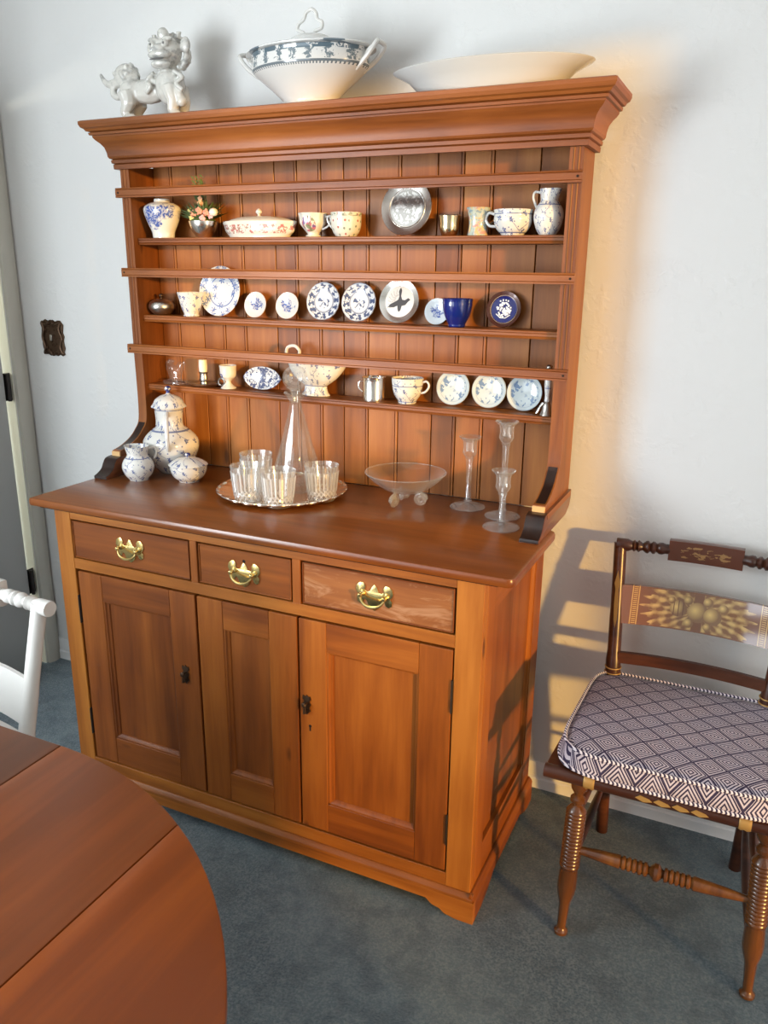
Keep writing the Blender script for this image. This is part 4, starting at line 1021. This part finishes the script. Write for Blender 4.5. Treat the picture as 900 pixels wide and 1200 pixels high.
# --- on top of the cornice
g = item('soup_tureen', -.045, -.150, TP + EPS, 'white lidded soup tureen with a dark teal floral band standing on the cornice', 'tureen')
body(g, shell(sm([(.088, 0), (.084, .004), (.080, .012), (.086, .022), (.112, .045), (.146, .072), (.170, .092), (.173, .104), (.172, .126), (.175, .136)], 3), .004), 'china_tureen', seg=80, sy=.62)
body(g, sm([(0, .136), (.176, .137), (.184, .141), (.182, .145), (.150, .152), (.105, .157), (.070, .160), (.062, .166), (.056, .176), (.034, .184), (.0, .186)], 3), 'china_tureen_lid', 'lid', 80, 1, .62)
g.scale = (.95, 1, .93)
b_ = new(); pts = [(.012, 0, .184), (.018, 0, .192), (.036, 0, .198), (.038, 0, .212), (.024, 0, .220), (.020, 0, .236), (.006, 0, .246), (-.010, 0, .240), (-.018, 0, .224), (-.034, 0, .214), (-.038, 0, .200), (-.022, 0, .192), (-.012, 0, .184)]
tube(b_, smoothpts(pts, 4), .0048, 8); put('lid_handle', b_, 'china_white', g)
for sg in (-1, 1):
    b_ = new(); pts = [(sg * .150, -.020, .084), (sg * .185, -.026, .110), (sg * .212, -.024, .142), (sg * .205, 0, .150), (sg * .212, .024, .142), (sg * .185, .026, .110), (sg * .150, .020, .084)]
    tube(b_, smoothpts(pts, 5), .0062, 8)
    tube(b_, smoothpts([(sg * .168, -.010, .112), (sg * .188, -.012, .134), (sg * .205, 0, .150)], 4), .004, 6); put('handle', b_, 'china_white', g)
o = put('platter', lathe(new(), [(0, .002), (.150, .0), (.168, .0), (.172, .004), (.186, .016), (.205, .034), (.243, .052), (.246, .055), (.242, .0565), (.200, .040), (.176, .018), (.160, .009), (0, .008)], 96, 1, .50, caps=False), 'china_platter', None, loc=(.444, -.150, TP + EPS))
tag(o, 'large plain white oval platter lying on the right of the cornice', 'platter')

g = item('lion_statue', -.555, -.140, TP + EPS, 'white glazed guardian lion statuette standing at the left end of the cornice', 'statue')
b_ = new()
ball(b_, (-.080, 0, .078), .038, 1, .85, 1.0); ball(b_, (-.025, 0, .078), .05, 1.2, .55, .68); ball(b_, (.045, -.004, .085), .046, .9, .8, 1.15)
ball(b_, (.048, -.014, .165), .040, 1.0, .85, 1.0, 3)
for sy in (-1, 1):   # legs and paws
    tube(b_, [(-.085, sy * .020, .075), (-.078, sy * .022, .045), (-.092, sy * .022, .022), (-.084, sy * .022, .0115)], [.026, .020, .014, .0125], 10); ball(b_, (-.072, sy * .024 - .002, .0105), .013, 1.4, .9, .8)
    tube(b_, [(.055, sy * .020, .080), (.066, sy * .022, .045), (.062, sy * .022, .014)], [.025, .018, .014], 10); ball(b_, (.072, sy * .024 - .002, .0105), .0135, 1.35, .95, .8)
ball(b_, (.092, -.022, .040), .014); tube(b_, [(.070, -.018, .075), (.088, -.024, .055), (.092, -.024, .042)], [.014, .011, .009], 8)
# muzzle, jaw, nose, brows, ears, top knot
ball(b_, (.048, -.046, .152), .030, 1.15, .7, .42); ball(b_, (.048, -.042, .130), .026, 1.1, .8, .45); ball(b_, (.048, -.050, .168), .013, 1.3, .9, .8)
for sx in (-1, 1):
    ball(b_, (.048 + sx * .020, -.046, .178), .0095); ball(b_, (.048 + sx * .022, -.040, .190), .012, 1.3, .8, .6)
    ball(b_, (.048 + sx * .052, -.006, .180), .016, .9, .6, 1.3); tube(b_, [(.048 + sx * .034, -.012, .196), (.048 + sx * .042, -.012, .212), (.048 + sx * .034, -.014, .206)], [.007, .005, .006], 6)
ball(b_, (.048, -.026, .205), .016, 1, .9, 1.1)
rr = random.Random(11)
for i in range(46):   # curls of the mane
    a = 2 * pi * i / 23 + (.13 if i >= 23 else 0); q = .046 if i < 23 else .038; yy = .002 if i < 23 else .022
    if sin(a) < -.85: continue
    ball(b_, (.048 + cos(a) * q * 1.05, yy, .163 + sin(a) * q), rr.uniform(.007, .0105), sub=1)
for i in range(26):   # beads of the collar and fringes
    a = pi + pi * i / 25; ball(b_, (.045 + cos(a) * .044, -.030 + .01 * abs(cos(a)), .112 + sin(a) * .030), .006, sub=1)
for sx in (-1, 1): tube(b_, smoothpts([(.045 + sx * .03, -.030, .115), (.045 + sx * .056, -.026, .098), (.045 + sx * .040, -.034, .082), (.045 + sx * .058, -.03, .066)], 4), .006, 6)
# bushy tail
ball(b_, (-.098, .0, .122), .034, 1.05, .75, .95, 3)
for i in range(22):
    a = rr.uniform(0, 2 * pi); el = rr.uniform(-.6, 1.2); ball(b_, (-.098 + cos(a) * cos(el) * .033, sin(a) * cos(el) * .024, .122 + sin(el) * .031), .008, sub=1)
tube(b_, smoothpts([(-.115, 0, .110), (-.145, 0, .105), (-.168, 0, .110), (-.185, 0, .134)], 4), [.017 - .0011 * i for i in range(13)], 8)
tube(b_, smoothpts([(-.090, 0, .090), (-.120, -.004, .070), (-.140, -.004, .076), (-.142, -.002, .094)], 4), .0095, 8)
bmesh.ops.translate(b_, verts=b_.verts[:], vec=(0, 0, .0006))
put('figure', remesh(b_, .0026, 2), 'lion_glaze', g, smooth=60)
g.scale = (1.12, 1.05, 1.03)
for sx in (-1, 1): put('eye', ball(new(), (.048 + sx * .020, -.0535, .178), .0034, sub=2), 'lion_eye_mouth_shade', g, label='dark grey eye')
put('mouth', ball(new(), (.048, -.0575, .141), .012, 1.9, .6, .22, 2), 'lion_eye_mouth_shade', g, label='open mouth with its shadow painted grey')  # grey colour stands in for shadow inside the mouth

# ------------------------------------------------------------------ ornate switch plate on the back wall
ol = []
rr = random.Random(2)
corners = [(-.052, .062), (.052, .060), (.052, -.062), (-.050, -.060)]
for i in range(4):
    a, c_ = corners[i], corners[(i + 1) % 4]; nx, nz = (c_[1] - a[1]), -(c_[0] - a[0]); L = sqrt(nx * nx + nz * nz); nx, nz = -nx / L, -nz / L
    for k in range(9):
        t_ = k / 9; w = .0035 * sin(k * 2.3 + i * 1.7) + (.006 if k == 0 else 0)
        ol.append((a[0] + (c_[0] - a[0]) * t_ * 1.0 + nx * w * (-1), a[1] + (c_[1] - a[1]) * t_ + nz * w * (-1)))
px, pz = -1.208, 1.298
sp_ = thing('switch_plate', (px, 0, pz), 'ornate dark bronze switch plate on the white wall left of the plate rack', 'switch plate')
put('plate', prism(new(), ol, 'y', -.001, -.005, .001), 'bronze_dark', sp_)
b_ = new()
for sg in (-1, 1):
    tube(b_, smoothpts([(sg * .045, -.006, -.055), (sg * .036, -.008, -.03), (sg * .046, -.007, 0), (sg * .036, -.008, .03), (sg * .044, -.006, .054)], 6), .0045, 6)
    tube(b_, smoothpts([(-.045, -.006, sg * .056), (-.02, -.008, sg * .046), (0, -.007, sg * .060), (.02, -.008, sg * .046), (.045, -.006, sg * .054)], 6), .0045, 6)
for i in range(44): ball(b_, (rr.uniform(-.045, .045), -.006, rr.uniform(-.055, .055)), rr.uniform(.003, .0065), 1, .7, 1, 1)
put('relief_scrolls', b_, 'bronze_dark', sp_, kind='stuff')
b_ = new(); box(b_, -.005, .005, -.014, -.004, -.010, .012, .001); put('toggle', b_, 'pewter', sp_)

# ------------------------------------------------------------------ round-ended dining table
tb = thing('dining_table', (-.15, -1.98, 0), 'large oval reddish brown dining table with round ends beside a white chair', 'table')
cx, cy, R = .094, -1.98, .682; xm = -.32
def arc(cx_, a0, a1, n=40): return [(cx_ + R * cos(a0 + (a1 - a0) * i / n), cy + R * sin(a0 + (a1 - a0) * i / n)) for i in range(n + 1)]
xs = .412; ah = math.acos((xs - cx) / R)
P_ = lambda nm, pts, m_: put(nm, prism(new(), pts, 'z', .716, .740, .003), m_, tb, world=True, recenter=True, smooth=30)
P_('table_leaf', arc(cx, -ah + .0012, ah - .0012, 36), 'table_wood_a')
g_ = .0006
a1 = arc(cx, ah, pi / 2, 16); a2 = arc(cx, -pi / 2, -ah, 16)
P_('table_board', [(min(max(x, cx + g_), xs - g_), y) for x, y in a2 + a1], 'table_wood_b')
P_('table_board', [(xm + g_, cy - R), (cx - g_, cy - R), (cx - g_, cy + R), (xm + g_, cy + R)], 'table_wood_c')
P_('table_leaf', arc(xm, pi / 2, 1.5 * pi, 48), 'table_wood_c')
ap = new(); n = 64; 
def oval(rr_, z): 
    pts = [(cx + (rr_) * cos(a), cy + rr_ * sin(a), z) for a in [-pi / 2 + pi * i / 20 for i in range(21)]] + [(xm + rr_ * cos(a), cy + rr_ * sin(a), z) for a in [pi / 2 + pi * i / 20 for i in range(21)]]
    return [ap.verts.new(p) for p in pts]
r1, r2, r3, r4 = oval(R - .14, .716), oval(R - .14, .655), oval(R - .16, .655), oval(R - .16, .716)
for A, B in ((r1, r2), (r2, r3), (r3, r4), (r4, r1)):
    for i in range(len(A)): ap.faces.new((A[i], A[(i + 1) % len(A)], B[(i + 1) % len(A)], B[i]))
put('apron', ap, 'table_wood_c', tb, world=True, recenter=True)
for x in (cx - .06, xm + .06):
    c_ = new(); lathe(c_, sm([(.05, .10), (.05, .14), (.03, .18), (.045, .26), (.055, .34), (.035, .45), (.03, .55), (.045, .62), (.06, .66), (.06, .714)], 4), 28, c=(x, cy, 0)); put('pedestal', c_, 'table_wood_c', tb, world=True, recenter=True)
    for sy in (-1, 1):
        f_ = new(); tube(f_, smoothpts([(x, cy + sy * .03, .16), (x, cy + sy * .16, .15), (x, cy + sy * .28, .07), (x, cy + sy * .36, .022)], 5), [.034 - .0011 * i for i in range(16)], 10); put('foot', f_, 'table_wood_c', tb, world=True, recenter=True)
put('stretcher', bx(xm + .06, cx - .06, cy - .02, cy + .02, .20, .25, .004), 'table_wood_c', tb, world=True, recenter=True)
put('top_bearer', bx(xm, cx, cy - .20, cy + .20, .690, .7155, .002), 'table_wood_c', tb, world=True, recenter=True)

# ------------------------------------------------------------------ chairs
def ringed(n, z0, z1, r):
    out = []
    for i in range(n):
        z = z0 + (z1 - z0) * i / n; h = (z1 - z0) / n
        out += [(r * .90, z), (r, z + h * .3), (r, z + h * .65), (r * .90, z + h)]
    return out
def front_leg_prof(H):
    p_ = [(0, 0), (.012, 0), (.0165, .004), (.0165, .011), (.012, .016), (.0105, .022), (.0115, .05), (.0135, .09), (.020, .115), (.0225, .135), (.0215, .165), (.0205, .185)]
    p_ += ringed(16, .19, .345, .0235)
    p_ += [(.019, .349), (.011, .357), (.011, .361), (.0175, .367), (.0175, .375), (.010, .383), (.011, .387), (.018, .398), (.021, .412), (.018, .428), (.013, H)]
    return p_
def hitchcock(name, label, ox, oy, mats, ext=.010, dz=0.0):
    """stencilled fancy chair; ox, oy: middle of the back at the floor; seat towards -y"""
    dk, tn, sp_m, cr_m = mats
    c = thing(name, (ox, oy, 0), label, 'chair')
    P = lambda nm, b_, m_, par=None, **k: put(nm, b_, m_, par or c, recenter=par is None, **k)
    H = .442
    for sx in (-1, 1):
        fl_ = new(); p0 = Vector((sx * .209 + .011, -.430, 0)); p1 = Vector((sx * .196 + .009, -.405, H)); L = (p1 - p0).length
        turned(fl_, p0, p1, [(r, z / L) for r, z in front_leg_prof(L)], 24); P('front_leg', fl_, tn, smooth=40)
        # rear post: leg below the seat and back post above it, one bent piece
        pts = [(sx * .178, -.002, 0), (sx * .183, -.010, .20), (sx * .188, -.020, .40), (sx * .190, -.020, .50), (sx * .199, .010, .66), (sx * .212, .050, .858)]
        rp = tube(new(), smoothpts(pts, 6), [.0165] * 6 + [.019] * 6 + [.0205] * 6 + [.020] * 3 + [.0175] * 4 + [.0165] * 6, 14)
        po = P('back_post', rp, dk, smooth=50)
        gb = new()
        for z_, r_g in ((.515, .0210), (.530, .0206)):
            q = Vector((sx * .1905, -.0185, z_)); tube(gb, [q + Vector((cos(2 * pi * k / 20) * r_g, sin(2 * pi * k / 20) * r_g, 0)) for k in range(20)], .0018, 6, closed=True)
        P('gold_band', gb, 'gold_paint' if dk != 'white_paint' else 'white_paint', smooth=50)
        if dk != 'white_paint':
            st = new(); zz = [(.0, .635), (.004, .66), (.0055, .70), (.004, .74), (.0075, .755), (.0, .79)]
            out = [(a_, z_) for a_, z_ in zz] + [(-a_, z_) for a_, z_ in reversed(zz[1:-1])]
            vs = []
            for a_, z_ in out:
                t_ = (z_ - .66) / .212; vs.append(st.verts.new((sx * (.199 + .013 * t_) + a_, .010 + .042 * t_ - .0178, z_)))
            st.faces.new(vs); bmesh.ops.solidify(st, geom=st.faces[:], thickness=.0008)
            P('gold_leaf', st, 'gold_paint')
    # crest: turned ends and a flat pillow block in the middle
    for sx in (-1, 1):
        e_ = new(); turned(e_, (sx * (.212 + ext), .048, .852), (sx * .088, .060, .854), [(0, 0), (.0165, 0), (.0175, .02), (.0165, .22)] + [(r_, t_) for t_, r_ in ((.30, .012), (.34, .016), (.38, .011), (.42, .0165), (.46, .012), (.50, .010), (.56, .0165), (.60, .017), (.64, .011), (.68, .0165), (.72, .0165), (.76, .011), (.80, .0155), (.86, .016), (.92, .013), (1.0, .013))] + [(0, 1.0)], 20)
        P('crest_turning', e_, dk, smooth=40)
    cbm = new(); N = 14; rows = []
    for i in range(N + 1):
        x = -.090 + .180 * i / N; yy = .064 + .006 * (1 - (x / .09) ** 2); sec = []
        for k in range(12):
            a = 2 * pi * k / 12 + pi / 12; sec.append(cbm.verts.new((x, yy - .002 + .0135 * max(-1, min(1, 1.35 * cos(a))), .854 + .0290 * max(-1, min(1, 1.3 * sin(a))))))
        rows.append(sec)
    for A, B in zip(rows, rows[1:]):
        for k in range(12): cbm.faces.new((A[k], A[(k + 1) % 12], B[(k + 1) % 12], B[k]))
    cbm.faces.new(rows[0]); cbm.faces.new(rows[-1])
    P('crest_block', cbm, cr_m, smooth=35)
    def slat(nm, z0, z1, yb, bow, half, m_, th=.010, tilt=.10):
        s_ = new(); N = 18; R_ = []
        for i in range(N + 1):
            x = -half + 2 * half * i / N; y0 = yb + bow * (1 - (x / half) ** 2)
            R_.append([s_.verts.new((x, y0 + (z0 - .7) * tilt, z0)), s_.verts.new((x, y0 + (z1 - .7) * tilt, z1)), s_.verts.new((x, y0 + th + (z1 - .7) * tilt, z1)), s_.verts.new((x, y0 + th + (z0 - .7) * tilt, z0))])
        for A, B in zip(R_, R_[1:]):
            for k in range(4): s_.faces.new((A[k], A[(k + 1) % 4], B[(k + 1) % 4], B[k]))
        s_.faces.new(R_[0]); s_.faces.new(R_[-1])
        return P(nm, s_, m_, smooth=30)
    slat('splat', .650 + dz, .752 + dz, .006, .028, .192, sp_m, .009, .20)
    slat('lower_rail', .545, .575, -.018, .020, .180, dk, .013, .05)
    # seat frame
    sf = new(); prism(sf, [(-.262, -.452), (.262, -.452), (.255, -.30), (.205, -.020), (-.205, -.020), (-.255, -.30)], 'z', .438, .470, .006); P('seat', sf, dk)
    rl_ = new(); tube(rl_, [(-.262, -.452, .455), (.262, -.452, .455)], .0165, 12); P('front_seat_rail', rl_, dk, smooth=50)
    if dk != 'white_paint':
        for sx in (-1, 1):
            g2 = new(); turned(g2, (sx * .148, -.452, .455), (sx * .172, -.452, .455), [(0, 0), (.0175, 0), (.0195, .2), (.0175, .45), (.0195, .7), (.0175, 1), (0, 1)], 16); P('gold_ring', g2, 'gold_paint', smooth=50)
        for k in range(4):
            l_ = new(); x0 = -.06 + .038 * k; prism(l_, [(x0, .455), (x0 + .010, .463), (x0 + .030, .458), (x0 + .036, .453), (x0 + .018, .448)], 'y', -.4678, -.4692); P('gold_leaf', l_, 'gold_paint')
    # stretchers
    zs = .240; s_ = new(); A_ = Vector((-.200, -.417, zs)); B_ = Vector((.200, -.417, zs + .002))
    pr = [(.007, 0), (.009, .05), (.0135, .18), (.0155, .26), (.0165, .30)] + [(r_, t_) for i in range(5) for t_, r_ in ((.305 + i * .030, .0125), (.315 + i * .030, .0165), (.328 + i * .030, .0165))] + [(.009, .462), (.012, .47), (.0205, .49), (.0205, .51), (.012, .53), (.009, .538)] + [(r_, t_) for i in range(5) for t_, r_ in ((.545 + i * .030, .0165), (.558 + i * .030, .0165), (.568 + i * .030, .0125))] + [(.0165, .70), (.0155, .74), (.0135, .82), (.009, .95), (.007, 1.0)]
    turned(s_, A_, B_, pr, 20); P('stretcher', s_, tn, smooth=40)
    for sx in (-1, 1):
        for zz in (.16, .29):
            s_ = new(); turned(s_, (sx * (.204 - zz * .02), -.425 + zz * .05, zz), (sx * .184, -.012, zz + .005), [(.006, 0), (.011, .3), (.0125, .5), (.011, .7), (.006, 1)], 12); P('side_stretcher', s_, dk, smooth=50)
    s_ = new(); turned(s_, (-.180, -.008, .22), (.180, -.008, .22), [(.006, 0), (.010, .5), (.006, 1)], 12); P('stretcher', s_, dk, smooth=50)
    return c
ch = hitchcock('side_chair', 'dark painted chair with gold fruit stencilling and a patterned seat cushion, against the wall', 1.052, -.122, ('chair_dark_wood', 'chair_turned_wood', 'splat_stencil', 'crest_stencil'))
# cushion
cu = thing('seat_cushion', (1.060, -.366, .4708), 'navy and white diamond patterned seat cushion on the dark stencilled chair', 'cushion')
def cush(u, v, top):
    """u,v in -1..1"""
    su = math.copysign(abs(u), u); half = .250 - .012 * (v + 1) / 2
    # round the corners
    k = 5.5 + 3.0 * (v > 0); n_ = (abs(u) ** k + abs(v) ** k) ** (1 / k); m_ = max(abs(u), abs(v)); f = m_ / n_ if n_ > 0 else 1
    x = u * f * half * 1.03; y = v * f * .236
    e = m_
    return x, y, e
cb = new(); N = 36; gt = {}; gb_ = {}
HT = .052
for i in range(N + 1):
    for j_ in range(N + 1):
        u = -1 + 2 * i / N; w = -1 + 2 * j_ / N
        u2 = math.copysign(abs(u) ** .8, u); w2 = math.copysign(abs(w) ** .8, w)
        x, y, e = cush(u2, w2, True)
        h = HT * (1 - e ** 14) ** .4 * (.92 + .08 * (1 - e * e)) * (1 - .16 * (w2 + 1)) if e < 1 else 0
        h += .0025 * mnoise.noise(Vector((x * 14, y * 14, 2)))* (1 - e ** 4)
        gt[i, j_] = cb.verts.new((x, y, .012 + max(h, 0)))
        if 0 < i < N and 0 < j_ < N: gb_[i, j_] = cb.verts.new((x * .97, y * .97, .0 if e < .93 else .003))
        else: gb_[i, j_] = gt[i, j_]
for i in range(N):
    for j_ in range(N):
        cb.faces.new((gt[i, j_], gt[i + 1, j_], gt[i + 1, j_ + 1], gt[i, j_ + 1]))
        q = (gb_[i, j_], gb_[i, j_ + 1], gb_[i + 1, j_ + 1], gb_[i + 1, j_])
        try: cb.faces.new(q)
        except Exception: pass
put('cushion_body', cb, 'cushion_cloth', cu, smooth=80)
for s_, zz, sl, nm in ((1.0, .012, 0.0, 'piping'), (.962, .056, .16, 'piping')):
    pts = []
    for k in range(120):
        a = 2 * pi * k / 120; u, w = cos(a), sin(a); m_ = max(abs(u), abs(w)); u, w = u / m_, w / m_
        x, y, e = cush(u, w, True); pts.append((x * s_, y * s_, .012 + (zz - .012) * (1 - sl * (y / .236 + 1))))
    put(nm, tube(new(), pts, .0042, 6, closed=True), 'piping_cloth', cu, smooth=60)
for sx in (-1, 1):
    t_ = new(); tube(t_, smoothpts([(sx * .196, .232, .012), (sx * .222, .240, .010), (sx * .232, .222, .0), (sx * .235, .200, .004)], 4), .005, 6); put('cushion_tie', t_, 'piping_cloth', cu)

hitchcock('white_chair', 'white painted chair with turned crest tucked in behind the dining table', -.415, -1.105, ('white_paint', 'white_paint', 'white_paint', 'white_paint'), ext=.032, dz=-.055)
